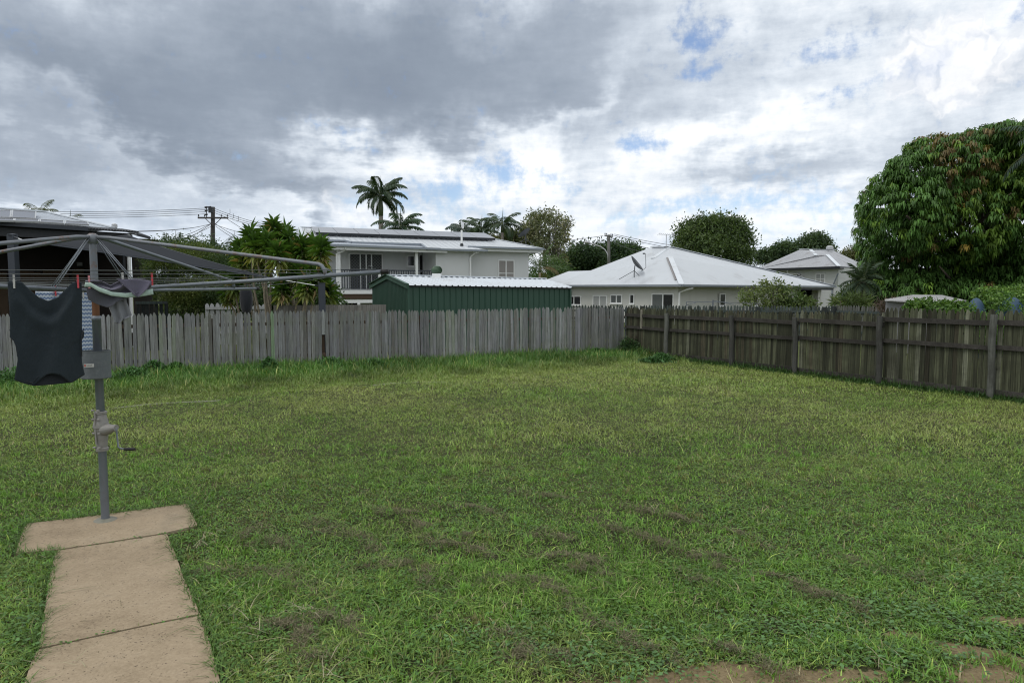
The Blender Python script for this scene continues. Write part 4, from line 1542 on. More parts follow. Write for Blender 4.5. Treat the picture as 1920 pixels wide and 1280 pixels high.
rnd = [(1300, 445, 28, 24), (1335, 435, 30, 24), (1370, 440, 28, 24), (1345, 425, 22, 14), (1315, 428, 20, 14), (1285, 460, 18, 18), (1390, 460, 20, 22), (1340, 470, 45, 28), (1385, 485, 26, 22), (1300, 475, 28, 20), (1365, 420, 12, 10), (1380, 428, 14, 12), (1290, 440, 12, 12)]
tree('broadleaf_tree', 'large rounded dark green tree behind the ridge of the hip roofed house', at(1340, 540, Y), [lob(a, b_, Y + random.uniform(-1.5, 1), px_m(c, Y), px_m(d, Y)) for a, b_, c, d in rnd],
     1900, 12, .26, .12, .30, -.35, [(.032, .052, .018), (.048, .075, .026), (.070, .100, .036)], .25, 2.0, shell=.62, jag=.25)
Y = 115.0
for lab, L_ in (('far rounded tree showing above the grey roofed house', [(1520, 462, 20, 16), (1545, 470, 16, 14), (1505, 474, 16, 12), (1532, 452, 14, 10)]),
                ('far low trees to the left above the grey roof', [(1475, 470, 20, 12), (1450, 478, 16, 10), (1430, 482, 14, 9), (1490, 476, 16, 10)])):
    tree('leafy_tree', lab, at(L_[0][0], 540, Y), [lob(a, b_, Y, px_m(c, Y), px_m(d, Y)) for a, b_, c, d in L_], 1000, 9, .5, .22, .40, .1, [(.030, .052, .026), (.042, .068, .032), (.055, .082, .036)], .3, 2.5)
Y = 95.0
tree('leafy_tree', 'thin strip of far trees between the grey roof and the mango tree', at(1600, 540, Y), [lob(1590, 478, Y, 1.1, .6), lob(1610, 474, Y, 1.2, .8), lob(1630, 480, Y, 1.2, .8)], 400, 8, .36, .14, .3, .1, G_OLIVE, .2, 2.5)
Y = 28.0
tree('leafy_shrub', 'loose light green shrub against the wall of the hip roofed house', at(1445, 540, Y), [lob(1400, 560, Y, .45, .25), lob(1420, 548, Y, .4, .25), lob(1450, 555, Y, .6, .4), lob(1480, 560, Y, .5, .35), lob(1470, 540, Y, .3, .18), lob(1438, 535, Y, .2, .15), lob(1495, 543, Y, .15, .22), lob(1500, 572, Y, .6, .3), lob(1460, 575, Y, .7, .3), lob(1515, 568, Y, .4, .3), lob(1432, 530, Y, .16, .14), lob(1458, 530, Y, .14, .2)],
     330, 11, .13, .065, .10, .1, [(.055, .085, .030), (.085, .115, .042), (.11, .135, .055)], .06, .6, bark='bark_pale', shell=.2, limb_n=14)
Y = 55.0
tree('leafy_shrub', 'green shrubs filling the gap under the gum tree beside the white house', at(1035, 540, Y), [lob(1005, 520, Y + 3, .9, .9), lob(1030, 515, Y, .9, .9), lob(1055, 518, Y, .9, .8), lob(1020, 540, Y, 1.4, 1), lob(1060, 540, Y, 1.4, 1), lob(1045, 497, Y + 2, .6, .7)], 900, 10, .22, .08, .18, .3, G_MID, .12, .8)
Y = 29.0
tree('leafy_shrub', 'dark shrub at the foot of the mango tree beside the carport', at(1600, 540, Y), [lob(1606, 552, Y, .5, .4), lob(1632, 540, Y, .7, .6), lob(1645, 560, Y, .9, .6), lob(1590, 568, Y, .5, .3)], 1300, 12, .16, .05, .10, .4, G_DARK, .10, .5)
Y = 26.0
tree('leafy_shrub', 'yellow green strappy shrub below the spiky palm', at(1592, 540, Y), [lob(1580, 568, Y, .35, .16), lob(1606, 566, Y, .35, .2)], 70, 12, .36, .035, .05, .1, [(.055, .08, .028), (.09, .115, .042)], .05, .4)
tree('corner_weed', 'small dark weed bush in the corner where the two fences meet', gnd(1180, 664), [(*gnd(1178, 664)[:2], .20, .19, .16, .22), (*gnd(1186, 664)[:2], .12, .2, .2, .14)], 260, 10, .075, .03, .05, .2, [(.022, .048, .018), (.030, .060, .020)], .015, .12)

Y = 34.0
tree('leafy_shrub', 'row of dark shrubs in the shade under the mango tree', at(1800, 540, Y), [lob(px, 552, Y, 1.2, .75) for px in range(1650, 2040, 45)], 1500, 11, .26, .09, .18, .3, G_DARK, .1, .5)
Y = 24.0
tree('leafy_shrub', 'low dark shrubs behind the dracaena stems', at(540, 540, Y), [lob(px, 566, Y, .6, .45) for px in range(452, 620, 26)], 900, 11, .15, .05, .10, .3, G_DARK, .06, .4)

# creeper on the right fence and the netted mound beyond it
def creeper(name, label, lobes, n, cols, L=.10):
    C, D, k = lobes_points(lobes, n, .8)
    v, q, c = crown_leaves(C, D, 9, L, L * .62, .055, .25, np.array(cols)[RNG.integers(0, len(cols), len(C))], .35)
    o = np_obj(name, v, q, M['leaf'], None, tint=c)
    return tag(o, label, 'creeper')


Y = 17.2
creeper('creeper', 'bright green creeper spilling over the timber fence in front of the small shed roof', [lob(1714, 577, Y, .20, .11), lob(1735, 575, Y, .22, .13), lob(1762, 579, Y, .24, .12), lob(1788, 577, Y, .2, .12), lob(1808, 581, Y, .2, .10), lob(1750, 586, Y, .5, .13)], 520, [(.055, .105, .022), (.075, .13, .030), (.035, .075, .018)])
tree('leafless_vine', 'dry brown twiggy vine on the pale picket fence', at(1672, 540, 21.5), [lob(1660, 575, 21.3, .3, .12), lob(1690, 573, 21.0, .35, .14), lob(1675, 580, 21.2, .4, .12)], 300, 7, .12, .012, .08, 0, [(.09, .065, .055), (.06, .045, .04)], .02, 1.0, shell=.1)


def netted_mound():
    Y = 19.0
    c = V3(at(1880, 540, Y), 0)
    t = thing('netted_mound', 'leafy green mound over blue domed netting at the right edge', 'garden cover', c)
    cols = np.array([(.075, .135, .030), (.10, .165, .040), (.05, .10, .024)])
    m = MB()
    for px, w, top in ((1838, 26, 558), (1905, 36, 556), (1955, 30, 556)):
        p0 = at(px, 600, Y - .55)
        r = px_m(w, Y)
        zt = at(px, top, Y).z
        prof = [(r * math.cos(a), zt * math.sin(a)) for a in [i / 10 * math.pi / 2 for i in range(11)]]
        m.lathe((p0.x, Y - .35, 0), prof, 18)
    obj('blue_cover', m, M['blue_tarp'], t, smooth=True)
    C, D, k = lobes_points([lob(1870, 558, Y + .2, .55, .22), lob(1850, 556, Y + .3, .3, .22), lob(1910, 553, Y + .3, .5, .22), lob(1960, 556, Y + .2, .6, .25), lob(1872, 572, Y - .7, .26, .3), lob(1925, 580, Y - .5, .35, .3), lob(1840, 625, Y - 1.1, .5, .5), lob(1900, 630, Y - 1.1, .6, .5), lob(1960, 625, Y - 1.1, .5, .5)], 1900, .75)
    v, q, cc = crown_leaves(C, D, 9, .075, .05, .05, .1, cols[RNG.integers(0, 3, len(C))], .35)
    np_obj('foliage', v, q, M['leaf'], t, tint=cc)


netted_mound()

# ------------------------------------------------------------------ rotary clothes hoist and the washing
HB = gnd(198, 979)
HB.z = .022
HEAD_Z = 1.85 + (540 - 446) / FPX * HB.y
COL_Z = 1.83
AL = 9.9
dirs4 = [Vector((math.cos(R(-AL)), math.sin(R(-AL)), 0)), Vector((math.sin(R(AL)), math.cos(R(AL)), 0)), Vector((-math.cos(R(-AL)), -math.sin(R(-AL)), 0)), Vector((-math.sin(R(AL)), -math.cos(R(AL)), 0))]
TIPZ = [1.967, 1.845, 1.92, 1.93]
ARM = 2.355


def arm_pt(k, u, dz=0.0):
    p = HB + dirs4[k] * (ARM * u)
    return Vector((p.x, p.y, COL_Z + (TIPZ[k] - COL_Z) * u + dz))


def hoist():
    t = thing('clothes_hoist', 'galvanised rotary clothes hoist with four pipe arms standing on the concrete slab', 'clothes hoist', HB)
    b = HB
    m = MB()
    m.lathe((b.x, b.y, 0), [(.0302, .0), (.0302, 1.60), (.033, 1.602), (.033, 1.635), (.026, 1.636)], 20)
    obj('lower_pole', m, M['galv'], t, smooth=True)
    m = MB()
    m.lathe((b.x, b.y, 0), [(.085, .021), (.07, .03), (.045, .036), (.031, .037)], 20)
    obj('grout_ring', m, M['edge_concrete'], t, smooth=True)
    m = MB()
    m.lathe((b.x, b.y, 0), [(.0255, 1.6), (.0255, 1.76)], 18)
    obj('rusty_sleeve', m, M['rust'], t, smooth=True)
    m = MB()
    m.lathe((b.x, b.y, 0), [(.0265, 1.75), (.0265, HEAD_Z - .02)], 18)
    obj('upper_pole', m, M['galv_rust'], t, smooth=True)
    # cast gearbox with its flanges, bolts and side boss
    m = MB()
    m.lathe((b.x, b.y, 0), [(.031, .575), (.044, .578), (.046, .60), (.038, .606), (.042, .66), (.053, .755), (.058, .765), (.056, .785), (.044, .84), (.038, .868), (.046, .872), (.046, .888), (.032, .892)], 24)
    ex = Vector((.955, -.30, 0))
    m.tube([b * 1 + Vector((0, 0, .725)) + ex * .03, b + Vector((0, 0, .735)) + ex * .09, b + Vector((0, 0, .745)) + ex * .135], [.05, .036, .024], 16)
    m.tube([b + Vector((0, 0, .745)) + ex * .133, b + Vector((0, 0, .745)) + ex * .15], [.027, .025], 16)
    fr = Vector((ex.y, -ex.x, 0))
    m.bar(b + fr * .052 + Vector((0, 0, .62)), b + fr * .052 + Vector((0, 0, .86)), .008, .012, ex)
    gb = obj('gearbox', m, M['cast'], t, smooth=False)
    m = MB()
    for z in (.588, .70, .81, .88):
        for sg in (-1, 1):
            c = b + fr * .045 + ex * (sg * .026) + Vector((0, 0, z))
            m.tube([c - ex * .012, c + ex * .012], .0075, 8)
    obj('bolt', m, M['cast'], gb)
    m = MB()
    a = b + ex * .146 + Vector((0, 0, .745))
    e = a + Vector((.02, 0, -.165))
    m.tube([a, a + Vector((.004, 0, -.02)), a + Vector((.012, 0, -.15)), e + Vector((.012, 0, .003)), e + Vector((.05, -.01, .0))], .0065, 8)
    cr = obj('crank', m, M['galv'], t, smooth=True)
    m = MB()
    q = e + Vector((.045, -.01, 0))
    m.tube([q, q + Vector((.02, -.003, .001)), q + Vector((.075, -.012, .003)), q + Vector((.092, -.014, .004))], [.010, .0125, .012, .008], 10)
    obj('crank_grip', m, M['black_rubber'], cr, smooth=True)
    # head casting and lower collar
    m = MB()
    m.lathe((b.x, b.y, 0), [(.028, HEAD_Z - .05), (.038, HEAD_Z - .045), (.045, HEAD_Z - .01), (.040, HEAD_Z + .015), (.02, HEAD_Z + .03), (.0, HEAD_Z + .032)], 16)
    obj('head', m, M['galv_rust'], t, smooth=True)
    m = MB()
    m.lathe((b.x, b.y, 0), [(.028, COL_Z - .05), (.05, COL_Z - .04), (.05, COL_Z + .035), (.028, COL_Z + .05)], 16)
    obj('collar', m, M['galv_rust'], t, smooth=True)
    for k in range(4):
        m = MB()
        m.tube([arm_pt(k, .015), arm_pt(k, .5, -.004), arm_pt(k, 1.0)], .0152, 12)
        arm = obj('arm', m, M['galv'], t, smooth=True)
        m = MB()
        d = dirs4[k]
        tip = arm_pt(k, 1.0)
        m.tube([tip - d * .03, tip + d * .02], .019, 12)
        obj('end_cap', m, M['black_rubber'], arm, smooth=True)
        for u in (.30, .45, .60, .75, .95):
            m = MB()
            c = arm_pt(k, u, .016)
            m.tube([c + d * .016 * math.cos(w) + UP * (.016 + .018 * math.sin(w)) for w in [i / 8 * 2 * math.pi for i in range(9)]], .0028, 5)
            obj('line_hook', m, M['wire'], arm, smooth=True)
        # brace pipe: leaves the head, runs out above the arm and elbows down on to it
        e = arm_pt(k, .80)
        h = Vector((b.x, b.y, HEAD_Z)) + d * .03
        el = arm_pt(k, .785, .085)
        m = MB()
        pts = [h, h + d * .12 + Vector((0, 0, -.006))]
        for i in range(1, 8): pts.append((h + d * .12 + Vector((0, 0, -.006))).lerp(el, i / 8))
        pts += [el, el + d * .022 + Vector((0, 0, -.012)), e + Vector((0, 0, .035)) + d * .01, e + d * .012]
        m.tube(pts, .0145, 10)
        obj('brace', m, M['galv_rust'] if k != 1 else M['galv'], t, smooth=True)
        m = MB()
        s = Vector((-d.y, d.x, 0))
        for sg in (-1, 1):
            m.tube([Vector((b.x, b.y, HEAD_Z - .015)) + d * .045 + s * sg * .010, arm_pt(k, .16, .012) + s * sg * .012], .0036, 6)
        obj('stay_rod', m, M['galv'], t, smooth=True)
    # wire lines: concentric squares strung from arm to arm
    for u in (.30, .40, .50, .60, .80, .97):
        m = MB()
        for k in range(4):
            a, c = arm_pt(k, u, .022), arm_pt((k + 1) % 4, u, .022)
            pts = [a.lerp(c, i / 6) - Vector((0, 0, .016 * u * 4 * (i / 6) * (1 - i / 6))) for i in range(7)]
            m.tube(pts, .0022, 5)
        obj('wire_line', m, M['wire'], t, smooth=True)


hoist()


class Sheet:
    """the vertical plane through a wire line, addressed by pixels of the photograph"""

    def __init__(s, k0, k1, u):
        s.p = arm_pt(k0, u)
        s.d = (arm_pt(k1, u) - s.p)
        s.d = Vector((s.d.x, s.d.y, 0)).normalized()
        s.n = Vector((s.d.y, -s.d.x, 0))
        if s.n.dot(-s.p) < 0: s.n = -s.n

    def at(s, px, py, off=0.0):
        r = ray(px, py)
        o = s.p + s.n * off
        c = Vector((0, 0, CAM_H))
        k = (o - c).dot(s.n) / r.dot(s.n)
        return c + r * k


def interp(pts, v):
    xs = [p[0] for p in pts]
    ys = [p[1] for p in pts]
    return float(np.interp(v, xs, ys))


def cloth(name, sh, left, right, top, bottom, mat, fold, parent=None, nu=44, nv=48, off=0.0, thick=.004):
    """left/right give px by v, top/bottom give py by u; fold(u,v) is the depth of the folds"""
    V = []
    for j in range(nv + 1):
        v = j / nv
        for i in range(nu + 1):
            u = i / nu
            px = interp(left, v) * (1 - u) + interp(right, v) * u
            py = interp(top, u) * (1 - v) + interp(bottom, u) * v
            V.append(sh.at(px, py, off + fold(u, v)))
    F = [(j * (nu + 1) + i, j * (nu + 1) + i + 1, (j + 1) * (nu + 1) + i + 1, (j + 1) * (nu + 1) + i) for j in range(nv) for i in range(nu)]
    m = MB()
    m.add(V, F)
    o = obj(name, m, mat, parent, smooth=True, at_base=parent is None)
    md = o.modifiers.new('thickness', 'SOLIDIFY')
    md.thickness = thick
    md.offset = -1
    return o


def cloth_mat(name, col, weave=900, var=.2, rough=.9, sheen=.3):
    m, b, _ = new_mat(name)
    co = coord()
    n1 = e_noise(co, 5.0, 5, 0.6)
    n2 = e_noise(scaled(co, weave, weave, weave * .6), 1.0, 2, 0.6)
    c = e_vm('SCALE', e_mix(0.0, col, col), None, 1.0)
    E.nt.links.new(((n1 - .5) * (2 * var) + (n2 - .5) * .25 + 1.0).s, c.s.node.inputs['Scale'])
    setin(b, 'Base Color', c)
    setin(b, 'Roughness', rough)
    setin(b, 'Specular IOR Level', .25)
    b.inputs['Sheen Weight'].default_value = sheen
    bump(b, e_noise(scaled(co, 9, 9, 3.5), 1.0, 5, .6) + n2 * .03, .75, .035)
    return m


M['shirt'] = cloth_mat('shirt', (.019, .027, .033), rough=.95, sheen=.12)
M['shirt_hem'] = cloth_mat('shirt_hem', (.016, .019, .024))
M['plum'] = cloth_mat('plum', (.115, .108, .150))
M['slate'] = cloth_mat('slate', (.075, .078, .092))
M['mint'] = cloth_mat('mint', (.40, .52, .46), var=.1)
M['pale_grey'] = cloth_mat('pale_grey', (.20, .21, .23))
M['peg_red'] = worn('peg_red', (.48, .055, .07), .15, 30, .5, bmp=0)
M['peg_pink'] = worn('peg_pink', (.62, .26, .28), .15, 30, .5, bmp=0)
M['peg_white'] = worn('peg_white', (.46, .46, .44), .15, 30, .5, bmp=0)


def check_mat():
    """blue and white woven scallops in rows"""
    m, b, _ = new_mat('blue_white_weave')
    co = coord()
    sx = E.nt.nodes.new('ShaderNodeSeparateXYZ')
    E.nt.links.new(co.s, sx.inputs[0])
    x, y, z = (E(sx.outputs[i]) for i in range(3))
    a = x * .8 + y * .6
    row = E.m('FRACT', z * 30.0 + E.m('ABSOLUTE', E.m('FRACT', a * 42.0) - .5) * .55)
    col = E.m('ABSOLUTE', E.m('FRACT', a * 42.0) - .5)
    c = e_ramp(row, [(0.0, (.46, .52, .60)), (.42, (.50, .55, .62)), (.5, (.16, .24, .40)), (.66, (.055, .095, .22)), (.82, (.20, .28, .44)), (1.0, (.46, .52, .60))])
    c = e_mix(e_smooth(col, .42, .5) * .35, c, (.09, .13, .25))
    setin(b, 'Base Color', c)
    setin(b, 'Roughness', .9)
    return m


M['weave'] = check_mat()

SH = Sheet(3, 0, .50)
SHB = Sheet(1, 2, .40)

# dark singlet pegged by its hem
def f_dark(u, v):
    return 1.0 * min(1.0, v * 5) * (.014 * math.sin(u * 9 + v * 2.2) * (.4 + v * .6) + .022 * math.exp(-((v - .30 + .9 * (u - .5) ** 2) / .10) ** 2) * math.sin(u * math.pi) - .016 * math.exp(-((v - .12 + 1.2 * (u - .5) ** 2 - .1) / .08) ** 2) * math.sin(u * math.pi) + .02 * math.sin(u * math.pi) * v + .008 * math.sin(u * 17 + 5 * v) * (1 - v))


st = cloth('dark_singlet', SH, [(0, 14), (.3, 18), (.50, 19), (.565, 18), (.60, 25), (.68, 31), (.80, 33), (.92, 29), (1, 27)], [(0, 153), (.35, 154), (.52, 153.5), (.54, 158), (.60, 157), (.63, 152), (.75, 152), (.88, 154), (1, 159)],
           [(0, 528), (.07, 527), (.19, 528), (.30, 543), (.42, 557), (.55, 564), (.68, 557), (.80, 540), (.88, 529), (.93, 527.5), (1, 528.5)], [(0, 712), (.12, 718), (.27, 723), (.36, 712), (.46, 702), (.56, 700), (.66, 703), (.74, 711), (.80, 718), (.88, 712), (1, 702)], M['shirt'], f_dark, off=.006)
tag(st, 'large dark navy singlet pegged upside down on the hoist line', 'singlet')
cloth('neckline', SH, [(0, 64), (1, 62)], [(0, 131), (1, 132)], [(0, 708), (.2, 700), (.5, 695), (.8, 700), (1, 709)], [(0, 723), (.3, 722), (.6, 720), (1, 717)], M['shirt_hem'], lambda u, v: .004 * math.sin(u * 3.1), st, 20, 8, off=-.004)

def seam(name, pts, r, mat, off=.012):
    m = MB()
    m.tube([SH.at(px, py, off) for px, py in pts], r, 6)
    obj(name, m, mat, st, smooth=True)


seam('neck_ribbing', [(63, 716), (70, 707), (79, 702), (88, 700), (97, 700), (108, 702), (119, 706), (127, 711), (131, 717)], .0045, M['shirt'])
seam('armhole_hem', [(18.5, 617), (22, 627), (27.5, 638), (31, 652), (33, 668)], .004, M['shirt_hem'])
seam('armhole_hem', [(157, 616), (153, 627), (152.5, 645), (153.5, 668)], .004, M['shirt_hem'])
seam('bottom_hem', [(29, 706), (45, 713), (62, 718)], .003, M['shirt_hem'])

# blue and white cloth on a line behind
bw = cloth('patterned_towel', SHB, [(0, 66), (1, 68)], [(0, 171), (.3, 172.5), (1, 174)], [(0, 546), (.5, 547), (1, 549)], [(0, 657), (.5, 659), (1, 657)], M['weave'], lambda u, v: .012 * math.sin(u * 11) * (.3 + v) + .006 * math.sin(u * 23 + 2), off=.004)
tag(bw, 'blue and white patterned towel hanging behind the dark singlet', 'towel')

# grey and plum shorts with a mint waistband, flung over the line
sh_ = thing('grey_shorts', 'plum grey shorts with a mint green waistband draped on the line', 'shorts', SH.at(222, 586))
cloth('shorts_leg', SH, [(0, 164), (.5, 162), (1, 166)], [(0, 248), (1, 236)], [(0, 532), (.3, 543), (.6, 551), (1, 556)], [(0, 562), (.25, 571), (.5, 576), (.62, 574), (.75, 566), (1, 560)], M['slate'], lambda u, v: .01 * math.sin(u * 7 + v * 3) + .012 * v, sh_, 30, 16, off=-.012)
cloth('shorts_body', SH, [(0, 160), (1, 164)], [(0, 284), (.6, 284), (1, 281)], [(0, 526), (.12, 525), (.25, 527), (.38, 536), (.45, 531), (.55, 525), (.75, 523), (.9, 523), (1, 528)], [(0, 534), (.2, 541), (.45, 549), (.7, 551), (1, 545)], M['plum'], lambda u, v: .016 * math.sin(u * 13 + v * 4) * (.3 + v) + .012 * math.sin(v * 9 + u * 5), sh_, 40, 18, off=.004)
cloth('waistband', SH, [(0, 160), (1, 157.5)], [(0, 286), (1, 288)], [(0, 529), (.08, 529.5), (.2, 538), (.4, 547), (.6, 549.5), (.8, 546.5), (1, 541)], [(0, 538), (.1, 538), (.22, 547), (.4, 555), (.6, 558), (.8, 556.5), (1, 552)], M['mint'], lambda u, v: .006 * math.sin(u * 6) + .004 * math.sin(v * 3), sh_, 40, 6, off=.020)
cloth('shorts_flap', SH, [(0, 218), (.4, 231), (1, 252)], [(0, 285), (.5, 276), (1, 261)], [(0, 523), (.5, 523.5), (1, 527)], [(0, 552), (.5, 557), (1, 556)], M['plum'], lambda u, v: .010 * math.sin(u * 6 + v * 2), sh_, 20, 16, off=.032)

pg = cloth('grey_briefs', SH, [(0, 206), (.4, 203), (1, 215)], [(0, 235), (.3, 238), (.7, 245), (.86, 247.5), (1, 234)], [(0, 553), (.5, 554), (1, 553)], [(0, 604), (.3, 607), (.6, 605), (.85, 601), (1, 597)], M['pale_grey'], lambda u, v: .014 * math.sin(u * 14 + v) * (.4 + v * .6), nu=26, nv=26, off=-.05)
tag(pg, 'pale grey crumpled briefs hanging below the mint waistband', 'briefs')


# clothes pegs
def make_peg(mat, rootloc):
    t = thing('clothes_peg', 'peg', 'clothes peg', (0, 0, 0), 'pegs on the hoist lines')
    for sg in (-1, 1):
        m = MB()
        m.prism([(-.0052, sg * .006 - .0025, -.052), (.0052, sg * .006 - .0025, -.052), (.006, sg * .0042 - .0025, -.01), (.005, sg * .0085 - .0025, .034), (-.005, sg * .0085 - .0025, .034), (-.006, sg * .0042 - .0025, -.01)], (0, .005, 0))
        obj('prong', m, mat, t, keep_local=True)
    m = MB()
    m.tube([(-.0075, 0, -.006), (.0075, 0, -.006)], .0042, 8)
    obj('spring', m, M['galv'], t, keep_local=True)
    return t


rz = math.atan2(SH.d.y, SH.d.x)
red, wht, pnk = make_peg(M['peg_red'], None), make_peg(M['peg_white'], None), make_peg(M['peg_pink'], None)
for proto, sh, px, py, lab, first in ((red, SH, 146, 525, 'red peg clipping the right shoulder of the dark singlet', True), (wht, SH, 26, 525, 'off white peg clipping the left end of the dark singlet', True), (pnk, SH, 167, 526, 'pale pink peg at the left end of the mint waistband', True),
                                      (red, SHB, 104, 543, 'red peg on the rear line above the patterned towel', False), (red, SH, 285, 521, 'red peg at the right end of the plum grey shorts', False), (wht, SH, 230, 520, 'white peg in the middle of the plum grey shorts', False), (wht, SHB, 156, 548, 'white peg on the rear line beside the towel edge', False)):
    p = sh.at(px, py, .012)
    if first:
        proto.location = p
        proto.rotation_euler = (0, 0, rz)
        proto['label'] = lab
    else:
        dup(proto, p, lab, rz)

# galvanised peg tub strapped to the pole, with its maker's sticker
pc = at(172, 685, HB.y - .075)
t = thing('peg_tub', 'grey sheet metal peg tub with a small sticker strapped to the hoist pole', 'peg tub', (pc.x, pc.y, at(170, 709, pc.y).z))
zt, zb = at(170, 658, pc.y).z, at(170, 709, pc.y).z
m = MB()
m.lathe((pc.x, pc.y, 0), [(.0, zb), (.101, zb), (.1045, zb + .004), (.104, zt - .006), (.1065, zt - .004), (.1065, zt + .002), (.1025, zt + .002), (.1015, zt - .02), (.099, zb + .02)], 36, ez=(.012, .02, 1))
obj('tub', m, M['zinc_sheet'], t, smooth=False)
m = MB()
m.lathe((HB.x, HB.y, 0), [(.032, zt - .06), (.034, zt - .058), (.034, zt - .045), (.032, zt - .043)], 16)
obj('strap', m, M['galv'], t)


def sticker_mat(name, col):
    return worn(name, col, .1, 40, .6, bmp=0)


def on_tub(a, z, r=.1275):
    return Vector((pc.x + r * math.sin(a) + .012 * z * 0, pc.y - r * math.cos(a), z))


def curved(mb, a0, a1, z0, z1, r, n=8, th=.0012):
    for i in range(n):
        b0, b1 = a0 + (a1 - a0) * i / n, a0 + (a1 - a0) * (i + 1) / n
        mb.add([on_tub(b0, z0, r), on_tub(b1, z0, r), on_tub(b1, z1, r), on_tub(b0, z1, r)], [(0, 1, 2, 3)])


zc = at(172, 685, pc.y - .10).z
zoff = 0.0
m = MB()
curved(m, .08, .68, zc - .013, zc + .013, .1115)
stk = obj('sticker', m, sticker_mat('sticker_white', (.50, .50, .48)), t)
m = MB()
curved(m, .10, .20, zc - .008, zc + .008, .1125, 3)
obj('sticker_emblem', m, sticker_mat('sticker_red', (.42, .10, .08)), stk)
m = MB()
a = .215
for w_, h0, h1 in ((.02, 0, .006), (.018, -.003, .003), (.024, -.002, .005), (.02, -.006, .002), (.016, -.004, .004), (.03, -.001, .006), (.022, -.004, .003), (.028, -.003, .004), (.02, -.005, .002), (.03, -.002, .005)):
    curved(m, a, a + w_, zc + h0, zc + h1 - .001, .1125, 1)
    a += w_ + .012
obj('sticker_lettering', m, sticker_mat('sticker_ink', (.10, .10, .10)), stk)

# ------------------------------------------------------------------ buildings
def window(t, F, a0, a1, z0, z1, pane, frame, d=0.0, fw=.06, mull=(), hbar=(), name='window', sill=True):
    """frame standing 4 cm proud of the wall with its panes set back inside it"""
    m = MB()
    F.panel(m, a0 - fw, a0, z0 - fw, z1 + fw, d, d + .045)
    F.panel(m, a1, a1 + fw, z0 - fw, z1 + fw, d, d + .045)
    F.panel(m, a0, a1, z1, z1 + fw, d, d + .045)
    F.panel(m, a0, a1, z0 - fw, z0, d, d + .045)
    for x in mull: F.panel(m, x - .03, x + .03, z0, z1, d, d + .040)
    for z in hbar: F.panel(m, a0, a1, z - .02, z + .02, d, d + .034)
    f = obj(name, m, frame, t)
    m = MB()
    F.panel(m, a0, a1, z0, z1, d - .01, d + .015)
    obj('pane', m, pane, f)
    if sill:
        m = MB()
        F.panel(m, a0 - fw - .03, a1 + fw + .03, z0 - fw - .045, z0 - fw, d, d + .09)
        obj('sill', m, frame, f)
    return f


def gutter(t, pts, name='gutter', mat=None, w=.11, h=.10):
    m = MB()
    for a, b_ in zip(pts[:-1], pts[1:]): m.bar(a, b_, w, h)
    return obj(name, m, mat or M['grey_paint'], t)


def lattice_mat():
    m, b, _ = new_mat('security_lattice')
    co = coord()
    sx = E.nt.nodes.new('ShaderNodeSeparateXYZ')
    E.nt.links.new(co.s, sx.inputs[0])
    x, y, z = (E(sx.outputs[i]) for i in range(3))
    a = x * .907 + y * .42
    u = E.m('ABSOLUTE', E.m('FRACT', (a + z) * 6.2) - .5)
    w = E.m('ABSOLUTE', E.m('FRACT', (a - z) * 6.2) - .5)
    f = E.m('MAXIMUM', e_smooth(u, .40, .44), e_smooth(w, .40, .44))
    setin(b, 'Base Color', e_mix(f, (.022, .025, .027), (.11, .12, .115)))
    setin(b, 'Roughness', .45)
    return m


M['lattice'] = lattice_mat()


def corrugate(name, mat, d, pitch, amt=.5):
    """a copy of a roof material with corrugations running down the slope"""
    m = mat.copy()
    m.name = name
    E.nt = m.node_tree
    b = [n for n in m.node_tree.nodes if n.type == 'BSDF_PRINCIPLED'][0]
    co = coord()
    v = e_vm('DOT_PRODUCT', co, tuple(d))
    bump(b, E.m('SINE', v * (6.2832 / pitch)), amt, pitch * .25)
    return m


